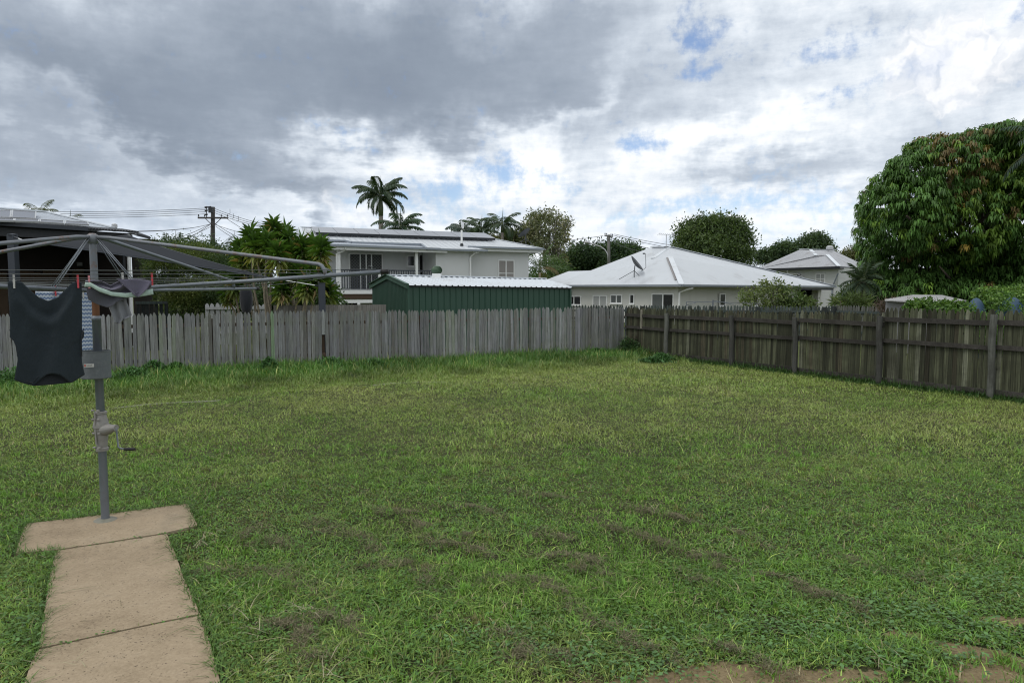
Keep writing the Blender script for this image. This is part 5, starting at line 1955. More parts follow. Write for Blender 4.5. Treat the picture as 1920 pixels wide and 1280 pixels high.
# ---------------- white highset house with verandah
def white_house():
    ex = Vector((5.16, 2.4, 0)).normalized()
    F = Facade((-8.94, 34.0), ex)
    n, inn = F.n, -F.n
    t = thing('white_house', 'white highset house with a railed verandah and solar panels along its roof', 'house', V3(F.p(3, 0), 0))
    zf, zv, ze = 1.73, 3.80, 3.93          # verandah floor, verandah fascia, main eaves
    sA, sB = F.s_px(818), F.s_px(880)
    sC = F.s_px(991, -.9)
    W = M['white_wall']
    m = MB()
    F.panel(m, sA, sB, -.8, zv + .15, -.12, 0)
    F.panel(m, sA, sA + .12, -.8, zv + .15, -2.3, -.12)
    F.panel(m, sB, sC, -.8, ze + .05, -1.02, -.9)
    F.panel(m, sB - .12, sB, -.8, ze, -.9, -.12)
    F.panel(m, -.9, sA, -.8, ze + .05, -2.42, -2.3)
    F.panel(m, sC - .12, sC, -.8, ze + .05, -8.0, -1.02)
    F.panel(m, -.9, sC - .12, -.8, ze + .05, -8.0, -7.9)
    F.panel(m, -.9, -.78, -.8, ze + .05, -7.9, -2.42)
    obj('wall', m, W, t)
    # deck, its edge beam and the lower frame
    m = MB()
    F.panel(m, -.32, sA, zf - .17, zf, -2.3, .05)
    obj('deck', m, M['white_paint'], t)
    m = MB()
    F.panel(m, -.32, sA, zf - .42, zf - .175, -.06, 0)
    obj('deck_bearer', m, M['brown_post'], t)
    m = MB()
    F.panel(m, F.s_px(640), sA, zf - .62, zf - .46, -.05, .03)
    obj('lower_beam', m, M['white_paint'], t)
    # dark openings of the lower storey, in a shaded wall under the deck
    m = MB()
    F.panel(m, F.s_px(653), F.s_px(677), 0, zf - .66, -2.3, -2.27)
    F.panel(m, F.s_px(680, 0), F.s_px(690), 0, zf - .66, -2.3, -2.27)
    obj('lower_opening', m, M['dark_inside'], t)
    for px, z0, z1, r in ((637, -.8, zv, .075), (782, zf, zv, .065), (673, -.8, zf - .62, .065), (712.5, zf, zf + 1.02, .06)):
        m = MB()
        s = F.s_px(px)
        m.bar(F.p(s, z0, -.02), F.p(s, z1, -.02), r * 2, r * 2, ex)
        obj('post', m, M['white_paint'], t)
    # railing
    s0, s1 = F.s_px(641), sA - .02
    m = MB()
    F.panel(m, s0, s1, zf + .98, zf + 1.04, -.05, 0)
    F.panel(m, s0, s1, zf + .08, zf + .12, -.05, 0)
    rl = obj('railing', m, M['charcoal'], t)
    m = MB()
    s = s0 + .05
    while s < s1:
        F.panel(m, s - .022, s + .022, zf + .12, zf + .98, -.04, -.012)
        s += .125
    obj('balusters', m, M['charcoal'], rl)
    m = MB()
    F.panel(m, F.s_px(612), F.s_px(634), zf + .06, zf + 1.02, -.05, -.01)
    obj('screen_panel', m, M['grey_paint'], t)
    # openings on the verandah
    def zz(px, py, d): return F.z_py(F.s_px(px, d), py, d)
    d = -2.3
    a0, a1 = F.s_px(658, d), F.s_px(717, d)
    window(t, F, a0, a1, zf + .06, zz(690, 477, d), M['lattice'], M['white_paint'], d, .06, (F.s_px(677, d), F.s_px(688, d), F.s_px(698, d)), name='sliding_door', sill=False)
    window(t, F, F.s_px(766, d), F.s_px(777, d), zz(771, 498, d), zz(771, 481, d), M['glass_dark'], M['white_paint'], d, .07)
    m = MB()
    F.panel(m, F.s_px(788, d), F.s_px(799, d), zf, zz(793, 479, d), d, d + .03)
    dr = obj('door', m, M['dark_inside'], t)
    m = MB()
    F.panel(m, F.s_px(789, d), F.s_px(789, d) + .04, zf + 1.0, zf + 1.12, d + .03, d + .07)
    obj('handle', m, M['alu'], dr)
    # casement pair on the right wing
    d = -.9
    wz0, wz1 = zz(945, 524, d), zz(945, 489, d)
    window(t, F, F.s_px(935.5, d), F.s_px(962.5, d), wz0, wz1, M['blind'], M['white_paint'], d, .05, (F.s_px(948.5, d),), ((wz0 + wz1) / 2 - .17,))
    # roofs: main hip, verandah skillion, front section
    rise = 1.18
    e0, e1 = -1.0, F.s_px(1018, -.35)
    rf = M['roof_white']
    dn = corrugate('roof_white_ribs', rf, ex, .30, .35)
    sl = (rise - .12) / 4.1
    def rp(a, d): return F.p(a, ze + .12 + (-.30 - d) * sl, d)       # a point of the front slope
    s0_, s1_, s2_, s3_, fe1 = F.s_px(655, -1), F.s_px(792, -.8), F.s_px(803, .4), F.s_px(882, -.3), F.s_px(914, .4)
    A, B_ = rp(e0, -1.15), F.p(e1, ze + .12, -.30)
    C_, D_ = F.p(e1, ze + .12, -8.6), F.p(e0, ze + .12, -8.6)
    R0, R1 = F.p(e0 + .3, ze + rise, -4.4), F.p(e1 - 3.1, ze + rise, -4.4)
    m = MB()
    m.slab([A, rp(s0_ - .12, -1.15), rp(s0_, -4.4), R0], .05)
    m.slab([rp(s0_ - .12, -1.15), rp(s0_ + .12, -.8), rp(s1_, -.8), rp(s1_, -4.4), rp(s0_, -4.4)], .05)
    m.slab([rp(s1_, -.8), rp(s2_, .40), rp(fe1, .40), rp(s3_, -.30), rp(s3_, -4.4), rp(s1_, -4.4)], .05)
    m.slab([rp(s3_, -.30), B_, R1, rp(s3_, -4.4)], .05)
    m.slab([B_, C_, R1], .05)
    m.slab([C_, D_, R0, R1], .05)
    m.slab([D_, A, R0], .05)
    roof = obj('roof', m, dn, t)
    m = MB()
    for p, q in ((R0, R1), (B_, R1), (A, R0), (C_, R1)): m.bar(p + Vector((0, 0, .02)), q + Vector((0, 0, .02)), .16, .03)
    obj('ridge_cap', m, M['roof_shed'], roof)
    # verandah roof, stepping down in two lengths, and the front room's roof
    m = MB()
    v0, v1 = F.p(-.9, zv + .12, .42), F.p(sA + .05, zv + .05, .42)
    m.slab([v0, v1, F.p(sA - .25, zv + .27, -.76), F.p(-.9, zv + .36, -.95)], .04)
    obj('verandah_roof', m, corrugate('verandah_ribs', M['roof_blue'], ex, .16, .5), t)
    m = MB()
    m.slab([F.p(-.9, zv + .05, .36), F.p(sA, zv + .0, .36), F.p(sA, zv + .0, -2.3), F.p(-.9, zv + .05, -2.3)], .02)
    obj('verandah_ceiling', m, M['white_paint'], t)
    m = MB()
    m.bar(F.p(-.9, zv + .0, .36), F.p(sA + .5, zv - .05, .36), .03, .17)
    m.bar(F.p(sA + .5, zv + .02, .30), F.p(fe1 - .1, zv + .02, .30), .03, .16)
    m.bar(F.p(sB + .1, ze - .0, -.42), F.p(e1, ze - .0, -.42), .03, .18)
    m.bar(F.p(e1 - .06, ze, -.42), F.p(e1 - .06, ze, -8.4), .03, .18)
    obj('fascia', m, M['white_paint'], t)
    # soffits behind the fascias
    m = MB()
    m.slab([F.p(sB, ze - .02, -.40), F.p(e1 - .08, ze - .02, -.40), F.p(e1 - .08, ze - .02, -8.3), F.p(sC, ze - .02, -8.0), F.p(sC, ze - .02, -.9), F.p(sB, ze - .02, -.9)], .02)
    m.slab([F.p(sA + .5, zv + .10, .27), F.p(fe1 - .12, zv + .10, .27), F.p(fe1 - .12, zv + .10, -.9), F.p(sA + .5, zv + .10, 0)], .02)
    obj('soffit', m, M['white_paint'], t)
    gutter(t, [F.p(-.9, zv + .12, .47), F.p(sA + .1, zv + .05, .47)])
    dz = Vector((0, 0, -.03))
    gutter(t, [rp(e0, -1.10) + dz, rp(s0_ - .10, -1.10) + dz, rp(s0_ + .12, -.75) + dz, rp(s1_ - .02, -.75) + dz, rp(s2_ - .03, .44) + dz, rp(fe1, .45) + dz])
    gutter(t, [F.p(sB + .05, ze + .12, -.27), F.p(e1 + .02, ze + .10, -.27)])
    for px, dd, top in ((881.5, .06, zv + .0),):
        m = MB()
        s = F.s_px(px)
        m.tube([F.p(s, -.8, dd), F.p(s, top - .32, dd), F.p(s + .18, top - .12, dd + .12), F.p(s + .36, top - .05, .30), F.p(s + .36, top + .10, .34)], .05, 8)
        obj('downpipe', m, M['white_paint'], t)
    m = MB()
    s = F.s_px(637) - .12
    m.tube([F.p(s, zf + .3, .10), F.p(s, zv - .30, .10), F.p(s + .35, zv - .12, .2), F.p(s + .38, zv - .05, .40), F.p(s + .38, zv + .12, .42)], .045, 8)
    obj('downpipe', m, M['white_paint'], t)
    # solar array: panels lifted on rails above the front slope
    up = (R0 - F.p(e0 + .3, ze + .12, -.30))
    up = Vector((up.x, up.y, up.z)).normalized()
    nrm = ex.cross(up).normalized()
    if nrm.z < 0: nrm = -nrm
    s = F.s_px(594, -2.2)
    sE = F.s_px(921, -2.6)
    k = int((sE - s) / 1.06)
    pw = (sE - s) / k
    for i in range(k):
        a = s + pw * i + .012
        b_ = s + pw * (i + 1) - .012
        p0, p1 = F.p(a, ze + .62, -2.0) + nrm * .11, F.p(b_, ze + .62, -2.0) + nrm * .11
        m = MB()
        m.prism([p0, p1, p1 + up * 1.6, p0 + up * 1.6], nrm * .035)
        pn = obj('solar_panel', m, M['solar_sky_sheen'], t)
        m = MB()
        m.prism([p0 - up * .012 - nrm * .09, p1 - up * .012 - nrm * .09, p1 - up * .004 + nrm * .036, p0 - up * .004 + nrm * .036], -up * .02)
        obj('panel_edge', m, M['dark_paint'], pn)
    # vent pipe
    m = MB()
    vp = F.p(F.s_px(866.5, -.5), ze + .18, -.5)
    m.tube([vp, vp + Vector((0, 0, .82))], .055, 10)
    obj('vent_pipe', m, M['white_paint'], t)
    m = MB()
    m.lathe(vp + Vector((0, 0, .03)), [(.09, -.05), (.09, .05), (.058, .10)], 12)
    obj('flashing', m, M['dark_paint'], t)
    return F, ze


def sat_dish(name, label, foot, size, face, legs, mat):
    """offset dish on a bent mast with two struts and a feed arm"""
    t = thing(name, label, 'satellite dish', foot)
    face = Vector(face).normalized()
    c = foot + Vector((0, 0, size * .66)) + face * size * .15
    a = face.cross(UP).normalized()
    b_ = a.cross(face).normalized()
    m = MB()
    prof = []
    for i in range(6): prof.append((size * .52 * i / 5, .16 * size * (i / 5) ** 2))
    m.lathe(c - face * .08 * size, prof, 20, a, face)
    m.lathe(c - face * .10 * size, [(r, z) for r, z in prof], 20, a, face)
    obj('reflector', m, mat, t, smooth=True)
    m = MB()
    m.tube([foot, foot + Vector((0, 0, size * .35)), c - face * size * .10], .025, 8)
    for l in legs: m.tube([foot + Vector(l), foot + Vector((0, 0, size * .38))], .016, 6)
    obj('mast', m, mat, t)
    m = MB()
    lowp = c - b_ * size * .5 + face * .08 * size
    feed = c + face * size * .75 + b_ * .12 * size
    m.tube([lowp - face * .12 * size, lowp + face * size * .2, feed], .014, 6)
    m.tube([feed - face * .02 * size + b_ * .02, feed + b_ * .10 * size - face * .12 * size], .035, 8)
    obj('feed_arm', m, mat, t)


FH, ZEH = white_house()
f = at(986, 457, 41.5)
sat_dish('satellite_dish', 'dark satellite dish on the right end of the white house roof', f, .80, (-.55, .25, .75), ((-.55, -.3, -.05), (.45, -.1, -.12)), M['dish'])

# ---------------- hip roofed house
def hip_house():
    A = Vector((8.29, 34.0, 0))
    dl = Vector((-.648, .761, 0)).normalized()
    dr = Vector((.761, .648, 0)).normalized()
    FL, FR = Facade(A, dl), Facade(A, dr)
    t = thing('hip_roofed_house', 'low cream house under a broad pale hip roof', 'house', A + dl * 3 + dr * 3)
    z0, ze = -.7, 2.0
    zL = ze
    LL, LR = 8.6, 16.4
    W = M['cream_wall']
    m = MB()
    ins = .55
    # walls sit inside the eaves
    P = lambda a, b_, z: Vector((A.x + dl.x * a + dr.x * b_, A.y + dl.y * a + dr.y * b_, z))
    def wall(a0, b0, a1, b1, th=.12):
        p, q = P(a0, b0, 0), P(a1, b1, 0)
        m.bar(Vector((p.x, p.y, (z0 + ze - .02) / 2)), Vector((q.x, q.y, (z0 + ze - .02) / 2)), th, ze - .02 - z0)
    wall(ins, ins, LL, ins)
    wall(ins + .061, ins - .0, ins + .061, 12.6)
    wall(LL - .061, ins + .061, LL - .061, 12.6)
    wall(ins + .122, 12.54, LL - .122, 12.54)
    obj('wall', m, W, t)
    WL = Facade(P(ins, ins - .06, 0), dl)
    WR = Facade(P(ins, ins, 0), dr)
    def z(F, px, py): return F.z_py(F.s_px(px), py)
    wp = M['white_paint']
    zb = -.1
    for x0, x1, ytop, ybot, pane, mull, nm in ((1113, 1137, 555, None, M['curtain'], (1124.5,), 'sliding_door'), (1146, 1165, 554, 567, M['glass_grey'], (1156,), 'window'), (1182, 1188, 553, 568, M['glass_dark'], (), 'window'), (1223.5, 1261.5, 552, None, M['glass_dark'], (1243,), 'sliding_door'), (1072, 1088.5, 556, 570, M['glass_dark'], (1076.5,), 'window')):
        a0, a1 = WL.s_px(x1), WL.s_px(x0)
        zt = z(WL, x0, ytop)
        window(t, WL, a0, a1, zb if ybot is None else z(WL, x0, ybot), zt, pane, wp, 0, .05, [WL.s_px(k) for k in mull], name=nm, sill=ybot is not None)
    # the curtained leaf and the open dark leaf differ
    m = MB()
    WL.panel(m, WL.s_px(1242), WL.s_px(1224), zb, z(WL, 1230, 552), .014, .02)
    obj('curtain', m, M['glass_grey'], t)
    for x0, x1, ytop, ybot in ((1347, 1356, 552, 572), (1408, 1416, 553, 572)):
        a0, a1 = WR.s_px(x0), WR.s_px(x1)
        window(t, WR, a0, a1, z(WR, x0, ybot), z(WR, x0, ytop), M['glass_dark'], wp, .06, .05)
    # roof
    E0, E1, E2, E3 = P(0, 0, ze), P(0, LR, ze - .05), P(LL + .6, LR, ze), P(LL + .6, 0, ze)
    P1, P2 = P(5.2, 4.2, 4.22), P(4.9, 5.5, 4.27)
    bis = (dl + dr).normalized()
    Q = A + bis * 4.0
    Q = Vector((Q.x, Q.y, CAM_H + ray(1277, 482).z * Q.y))
    q2 = A + bis * 4.4 + dl * 1.1
    Q2 = Vector((q2.x, q2.y, CAM_H + ray(1237, 485).z * q2.y))
    rm = M['roof_white']
    m = MB()
    m.slab([E3, E0, Q], .05)
    m.slab([E3, Q, Q2], .05)
    m.slab([E3, Q2, P1], .05)
    m.slab([P1, Q2, P2], .05)
    m.slab([E0, E1, Q], .05)
    m.slab([Q, E1, P2], .05)
    m.slab([Q, P2, Q2], .05)
    m.slab([E1, E2, P2], .05)
    m.slab([E2, E3, P1], .05)
    m.slab([E2, P1, P2], .05)
    roof = obj('roof', m, rm, t)
    m = MB()
    for p, q in ((E0, Q), (Q2, P2), (P1, P2), (P2, E1)):
        m.bar(p + Vector((0, 0, .035)), q + Vector((0, 0, .035)), .26, .03)
    obj('ridge_cap', m, M['roof_shed'], roof)
    m = MB()
    off = dl * .22
    m.bar(E0.lerp(Q, .15) + off + Vector((0, 0, .03)), E0.lerp(Q, .95) + off + Vector((0, 0, .05)), .13, .02)
    m.bar(Q2.lerp(P2, .05) + off + Vector((0, 0, .03)), Q2.lerp(P2, .85) + off + Vector((0, 0, .05)), .14, .02)
    obj('lead_flashing', m, worn('flashing', (.26, .25, .25), .5, 6, .7, stain=(.10, .09, .09), stain_amt=.9), roof)
    m = MB()
    m.slab([E0 - Vector((0, 0, .09)), E1 - Vector((0, 0, .09)), E2 - Vector((0, 0, .09)), E3 - Vector((0, 0, .09))], .02)
    obj('soffit', m, M['cream_wall'], t)
    gutter(t, [E3 + Vector((0, 0, -.02)), E0 + Vector((0, 0, -.02)), E1 + Vector((0, 0, -.02))])
    # side wing rising to the left, mostly behind the shed
    w = [at(1024, 524.5, 43.5), at(1066, 508.5, 45), at(1112, 507, 45.5), at(1160, 520, 43), at(1160, 541, 40.5), at(1070, 539.5, 40.3)]
    m = MB()
    m.slab(w, .06)
    wr = obj('wing_roof', m, rm, t)
    gutter(t, [w[0] - Vector((0, .06, 0)), w[5] - Vector((0, .06, 0))], 'barge_board')
    m = MB()
    a, b_ = V3(w[5], 0) + Vector((-.05, .5, 0)), V3(w[0], 0) + Vector((.4, .5, 0))
    m.prism([(a.x, a.y, z0), (b_.x, b_.y, z0), (b_.x, b_.y, w[0].z - .1), (a.x, a.y, w[5].z - .1)], (0, .12, 0))
    obj('wing_wall', m, W, t)
    # downpipes, carport post and dark carport
    m = MB()
    c = P(ins - .10, ins - .10, 0)
    m.tube([c + Vector((0, 0, z0)), c + Vector((0, 0, ze - .38)), c + (P(0, .9, 0) - P(ins, ins, 0)) * .55 + Vector((0, 0, ze - .22)), P(.05, 1.0, ze - .15)], .05, 8)
    obj('downpipe', m, wp, t)
    m = MB()
    c = P(LL - .6, .40, 0)
    m.tube([c + Vector((0, 0, z0)), c + Vector((0, 0, ze - .4)), P(LL - .2, .05, ze - .18), P(LL - .2, .02, ze - .1)], .05, 8)
    obj('downpipe', m, wp, t)
    m = MB()
    q = P(.7, WR.s_px(1534) + ins, 0)
    m.bar(q + Vector((0, 0, z0)), q + Vector((0, 0, ze - .1)), .42, .42, dr)
    obj('carport_pillar', m, W, t)
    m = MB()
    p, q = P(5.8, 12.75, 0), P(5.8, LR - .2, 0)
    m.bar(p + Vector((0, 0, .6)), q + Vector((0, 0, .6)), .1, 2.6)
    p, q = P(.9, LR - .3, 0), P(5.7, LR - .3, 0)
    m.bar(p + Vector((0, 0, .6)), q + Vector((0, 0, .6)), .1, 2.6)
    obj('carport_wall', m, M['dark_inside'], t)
    m = MB()
    p, q = P(.12, 10.9, ze - .16), P(.12, LR - .1, ze - .2)
    m.bar(p, q, .05, .16)
    obj('carport_beam', m, M['charcoal'], t)
    return P, P1, P2, E0, E3


PH, HP1, HP2, HE0, HE3 = hip_house()


def on_tri(px, py, a, b_, c):
    """where the view ray through a pixel meets a plane of the scene"""
    n = (b_ - a).cross(c - a)
    o = Vector((0, 0, CAM_H))
    r = ray(px, py)
    return o + r * ((a - o).dot(n) / r.dot(n))


foot = on_tri(1189, 520, HE3, HE0, HP1)
sat_dish('satellite_dish', 'grey satellite dish on long struts on the hip roof', foot, .95, (.72, -.25, .62), ((-.85, -.35, -.10), (.35, -.15, -.02)), M['dish'])

t = thing('tv_antenna', 'thin television antenna on the peak of the hip roof', 'antenna', on_tri(1249, 466, HE0, PH(0, 16.4, 1.95), HP2))
b_ = Vector(t.location)
m = MB()
tz = at(1249, 440, b_.y).z
m.tube([b_ - Vector((0, 0, .1)), (b_.x, b_.y, tz)], .022, 6)
obj('mast', m, M['alu'], t)
m = MB()
yl = Vector((b_.x, b_.y, tz))
p, q = yl + Vector((-.42, .1, .04)), yl + Vector((.36, -.1, -.02))
m.tube([p, q], .014, 6)
for i in range(8):
    c = p.lerp(q, i / 7)
    L = .26 - .02 * i
    m.tube([c + Vector((.03, -L, .05)), c + Vector((-.03, L, -.05))], .008, 5)
m.box(q + Vector((.03, 0, .03)), (.12, .12, .14))
obj('elements', m, M['alu'], t)

# small old clothes hoist in the neighbour's yard
t = thing('neighbour_hoist', 'small clothes hoist with thin folded arms in front of the hip roofed house', 'clothes hoist', V3(at(1337, 540, 27.5), 0))
Y = 27.5
m = MB()
m.tube([V3(at(1337, 540, Y), 0), at(1337, 562, Y)], .03, 8)
obj('pole', m, M['galv'], t)
for x0, y0, x1, y1, y in ((1287, 566, 1337, 566, Y - .6), (1337, 566, 1425, 569, Y + .2), (1287, 566, 1287, 574, Y - .6), (1337, 563, 1376, 571, Y), (1287, 572, 1305, 567, Y - .6)):
    m = MB()
    m.tube([at(x0, y0, y), at(x1, y1, Y if x1 == 1337 else y)], .014, 6)
    obj('arm', m, M['galv'], t)

# ---------------- distant grey roofed house
def far_house():
    Y = 58.0
    t = thing('weatherboard_house', 'distant white weatherboard house under a streaked grey hip roof', 'house', V3(at(1520, 540, Y), 0))
    E0, E1, E2, E3 = at(1573, 499.5, 55), at(1640, 500, 66), at(1480, 503, 76), at(1416, 505, 64)
    zt = (E0.z + E3.z) / 2
    for e in (E0, E1, E2, E3): e.z = zt
    E0.z -= .03
    R0, R1 = at(1500, 468, 64.5), at(1563, 470.5, 66)
    R1.z = R0.z
    Q, Q2 = at(1551, 478.5, 60.5), at(1530, 479.5, 61)
    m = MB()
    rm = corrugate('roof_grey_ribs', M['roof_grey'], (E0 - E3).normalized(), .34, .4)
    m.slab([E3, E0, Q], .08)
    m.slab([E3, Q, Q2], .08)
    m.slab([E3, Q2, R0], .08)
    m.slab([E0, E1, R1], .08)
    m.slab([E0, R1, Q], .08)
    m.slab([Q, R1, R0, Q2], .08)
    m.slab([E1, E2, R0, R1], .08)
    m.slab([E2, E3, R0], .08)
    roof = obj('roof', m, rm, t)
    m = MB()
    for p, q in ((E0, Q), (Q2, at(1520, 469.5, 64.5)), (R0, R1)): m.bar(p + Vector((0, 0, .05)), q + Vector((0, 0, .05)), .28, .05)
    obj('ridge_cap', m, M['roof_shed'], roof)
    gutter(t, [E3 - Vector((0, 0, .06)), E0 - Vector((0, 0, .06)), E1 - Vector((0, 0, .06))], mat=M['dark_paint'], w=.2, h=.2)
    d = (E3 - E0)
    d.z = 0
    d.normalize()
    inn = Vector((-d.y, d.x, 0))
    if inn.y < 0: inn = -inn
    O = E0 + inn * .55 + d * .55
    F = Facade(O, d)
    L = (E3 - E0).length - 1.1
    m = MB()
    F.panel(m, 0, L, -1.5, zt - .1, -.15, 0)
    F2 = Facade(O, inn)
    F2.panel(m, .151, 9, -1.5, zt - .1, -.15, 0)
    wm = M['white_wall'].copy()
    wm.name = 'weatherboards'
    E.nt = wm.node_tree
    b = [x for x in wm.node_tree.nodes if x.type == 'BSDF_PRINCIPLED'][0]
    sx = E.nt.nodes.new('ShaderNodeSeparateXYZ')
    E.nt.links.new(coord().s, sx.inputs[0])
    bump(b, E.m('FRACT', E(sx.outputs[2]) * 4.5), .9, .05)
    obj('wall', m, wm, t)
    for x0, x1, y0, y1, pane in ((1492.5, 1501, 523, 514, M['glass_dark']), (1472, 1480, 520, 515.5, M['glass_dark'])):
        window(t, F, F.s_px(x1), F.s_px(x0), F.z_py(F.s_px(x0), y0), F.z_py(F.s_px(x0), y1), pane, M['white_paint'], 0, .05)
    window(t, F, F.s_px(1544), F.s_px(1528.5), F.z_py(F.s_px(1536), 532), F.z_py(F.s_px(1536), 514), M['curtain'], M['white_paint'], 0, .07, (F.s_px(1536.2),), (F.z_py(F.s_px(1536), 523),))
    m = MB()
    s = F.s_px(1504.5)
    m.tube([F.p(s, -1, .08), F.p(s, zt - .8, .08), F.p(s + .5, zt - .5, .12), F.p(s + 1.4, zt - .45, .4), F.p(s + 1.45, zt, .5)], .06, 8)
    obj('downpipe', m, M['white_paint'], t)
    m = MB()
    s = F.s_px(1560)
    m.tube([F.p(s, -1, .08), F.p(s, 1.9, .08), F.p(s - .75, 3.0, .3)], .06, 8)
    obj('downpipe', m, M['grey_paint'], t)
    # turbine vent on the roof
    m = MB()
    c = at(1555.5, 474, 64.5)
    m.tube([c - Vector((0, 0, .4)), c + Vector((0, 0, .15))], .16, 8)
    m.lathe(c + Vector((0, 0, .2)), [(.2, 0), (.32, .12), (.32, .34), (.2, .45)], 10)
    obj('roof_vent', m, M['alu'], t)


far_house()

# ---------------- green shed
def green_shed():
    O = at(765, 540, 21.0)
    el = Vector((.864, .503, 0)).normalized()
    eg = Vector((-.503, .864, 0)).normalized()
    F, G = Facade(O, el), Facade(O, eg)
    Ls, Lg = F.s_px(1069), G.s_px(700)
    z0 = -.15
    ze = 1.93
    zend = CAM_H + ray(1069, 539.8).z * F.p(Ls, 0).y
    zr = CAM_H + ray(729, 518.5).z * (G.p(Lg / 2, 0).y)
    t = thing('garden_shed', 'dark green ribbed steel shed with a white roof behind the picket fence', 'shed', V3(O, 0))
    m = MB()
    # ribbed long wall: trapezoid ribs as real steps
    def ribbed(Fc, L, ztop, pitch, depth, rib):
        k = int(round(L / pitch))
        pw = L / k
        for i in range(k):
            a = i * pw
            z1, z2 = ztop(a / L), ztop((a + pw) / L)
            pr = [(a, 0), (a + pw - rib, 0), (a + pw - rib * .75, depth), (a + pw - rib * .25, depth), (a + pw, 0)]
            for (a0, d0), (a1, d1) in zip(pr[:-1], pr[1:]):
                m.add([Fc.p(a0, z0, d0), Fc.p(a1, z0, d1), Fc.p(a1, ztop(a1 / L), d1), Fc.p(a0, ztop(a0 / L), d0)], [(0, 1, 2, 3)])
    ribbed(F, Ls, lambda f: ze + (zend - ze) * f, .205, .028, .055)
    ribbed(G, Lg, lambda f: ze + (zr - ze) * (1 - abs(f * 2 - 1)) - .01, .12, .030, .045)
    # far sides
    B0, B1 = O + eg * Lg, O + eg * Lg + el * Ls
    m.add([(B0.x, B0.y, z0), (B1.x, B1.y, z0), (B1.x, B1.y, zend), (B0.x, B0.y, ze)], [(0, 1, 2, 3)])
    e1 = O + el * Ls
    m.add([(e1.x, e1.y, z0), (B1.x, B1.y, z0), (B1.x, B1.y, zend), ((e1.x + B1.x) / 2, (e1.y + B1.y) / 2, zend + zr - ze), (e1.x, e1.y, zend)], [(0, 1, 2, 3, 4)])
    obj('wall', m, M['shed_green'], t)
    # roof sheets with ribs
    dz = zend - ze
    def rp(a, g, up=0.0):
        """point on the roof: a along, g across 0..1 from the near eave to the ridge to the far eave"""
        v = O + el * a + eg * (Lg * g)
        zz = ze + dz * a / Ls + (zr - ze) * (1 - abs(2 * g - 1))
        return Vector((v.x, v.y, zz + up + .03))
    m = MB()
    over = -.045
    k = int(round(Ls / .205))
    for side in (0, 1):
        g0, g1 = (over, .5) if side == 0 else (1 - over, .5)
        for i in range(k):
            a = Ls * i / k
            pw = Ls / k
            pr = [(a, 0), (a + pw * .70, 0), (a + pw * .78, .03), (a + pw * .92, .03), (a + pw, 0)]
            for (a0, d0), (a1, d1) in zip(pr[:-1], pr[1:]):
                q = [rp(a0, g0, d0), rp(a1, g0, d1), rp(a1, g1, d1), rp(a0, g1, d0)]
                m.add(q, [(0, 1, 2, 3)])
    rf = obj('roof', m, M['roof_shed'], t)
    m = MB()
    m.bar(rp(-.05, .5, .03), rp(Ls, .5, .03), .24, .03)
    obj('ridge_cap', m, M['roof_shed'], rf)
    # dark scalloped end of the sheets under the eave
    m = MB()
    m.bar(rp(0, -.018, -.035), rp(Ls, -.018, -.035), .03, .05)
    obj('eave_trim', m, M['dark_paint'], t)
    m = MB()
    m.bar(F.p(Ls - .02, z0, .02), F.p(Ls - .02, zend + .02, .02), .07, .07, el)
    obj('corner_trim', m, M['shed_green'], t)
    m = MB()
    m.bar(F.p(.01, z0, .02), F.p(.01, ze, .02), .07, .07, el)
    obj('corner_trim', m, M['shed_green'], t)
    m = MB()
    for g0, g1 in ((-.05, .5), (1.05, .5)):
        m.bar(rp(-.06, g0, -.03), rp(-.06, g1, -.03), .05, .15)
        m.bar(rp(-.09, g0, .045), rp(-.09, g1, .045), .10, .02)
    obj('barge_trim', m, M['trim_green'], t)
    # turbine ventilator on its white box
    a = 1.35
    c = rp(a, .52, .0)
    c.x, c.y = c.x, c.y
    px = at(819, 520, c.y)
    c = Vector((px.x, c.y, c.z))
    m = MB()
    m.prism([c + Vector((-.14, -.14, -.08)), c + Vector((.14, -.14, -.08)), c + Vector((.14, .14, -.08)), c + Vector((-.14, .14, -.08))], (0, 0, .19))
    vb = obj('vent_base', m, M['white_paint'], t)
    m = MB()
    N = 22
    for i in range(N):
        w0 = 2 * math.pi * i / N
        pts = []
        for j in range(9):
            f = j / 8
            r = .10 + .085 * math.sin(math.pi * (f * .88 + .06))
            w = w0 + .55 * f
            pts.append((r, w, f * .24 + .10))
        for j in range(8):
            r0, w_0, z_0 = pts[j]
            r1, w_1, z_1 = pts[j + 1]
            dw = 2 * math.pi / N * .92
            m.add([c + Vector((r0 * math.cos(w_0), r0 * math.sin(w_0), z_0)), c + Vector(((r0 - .02) * math.cos(w_0 + dw), (r0 - .02) * math.sin(w_0 + dw), z_0)), c + Vector(((r1 - .02) * math.cos(w_1 + dw), (r1 - .02) * math.sin(w_1 + dw), z_1)), c + Vector((r1 * math.cos(w_1), r1 * math.sin(w_1), z_1))], [(0, 1, 2, 3)])
    m.lathe(c, [(.12, .335), (.06, .365), (0, .37)], 16)
    obj('turbine', m, M['vent_green'], vb)


green_shed()

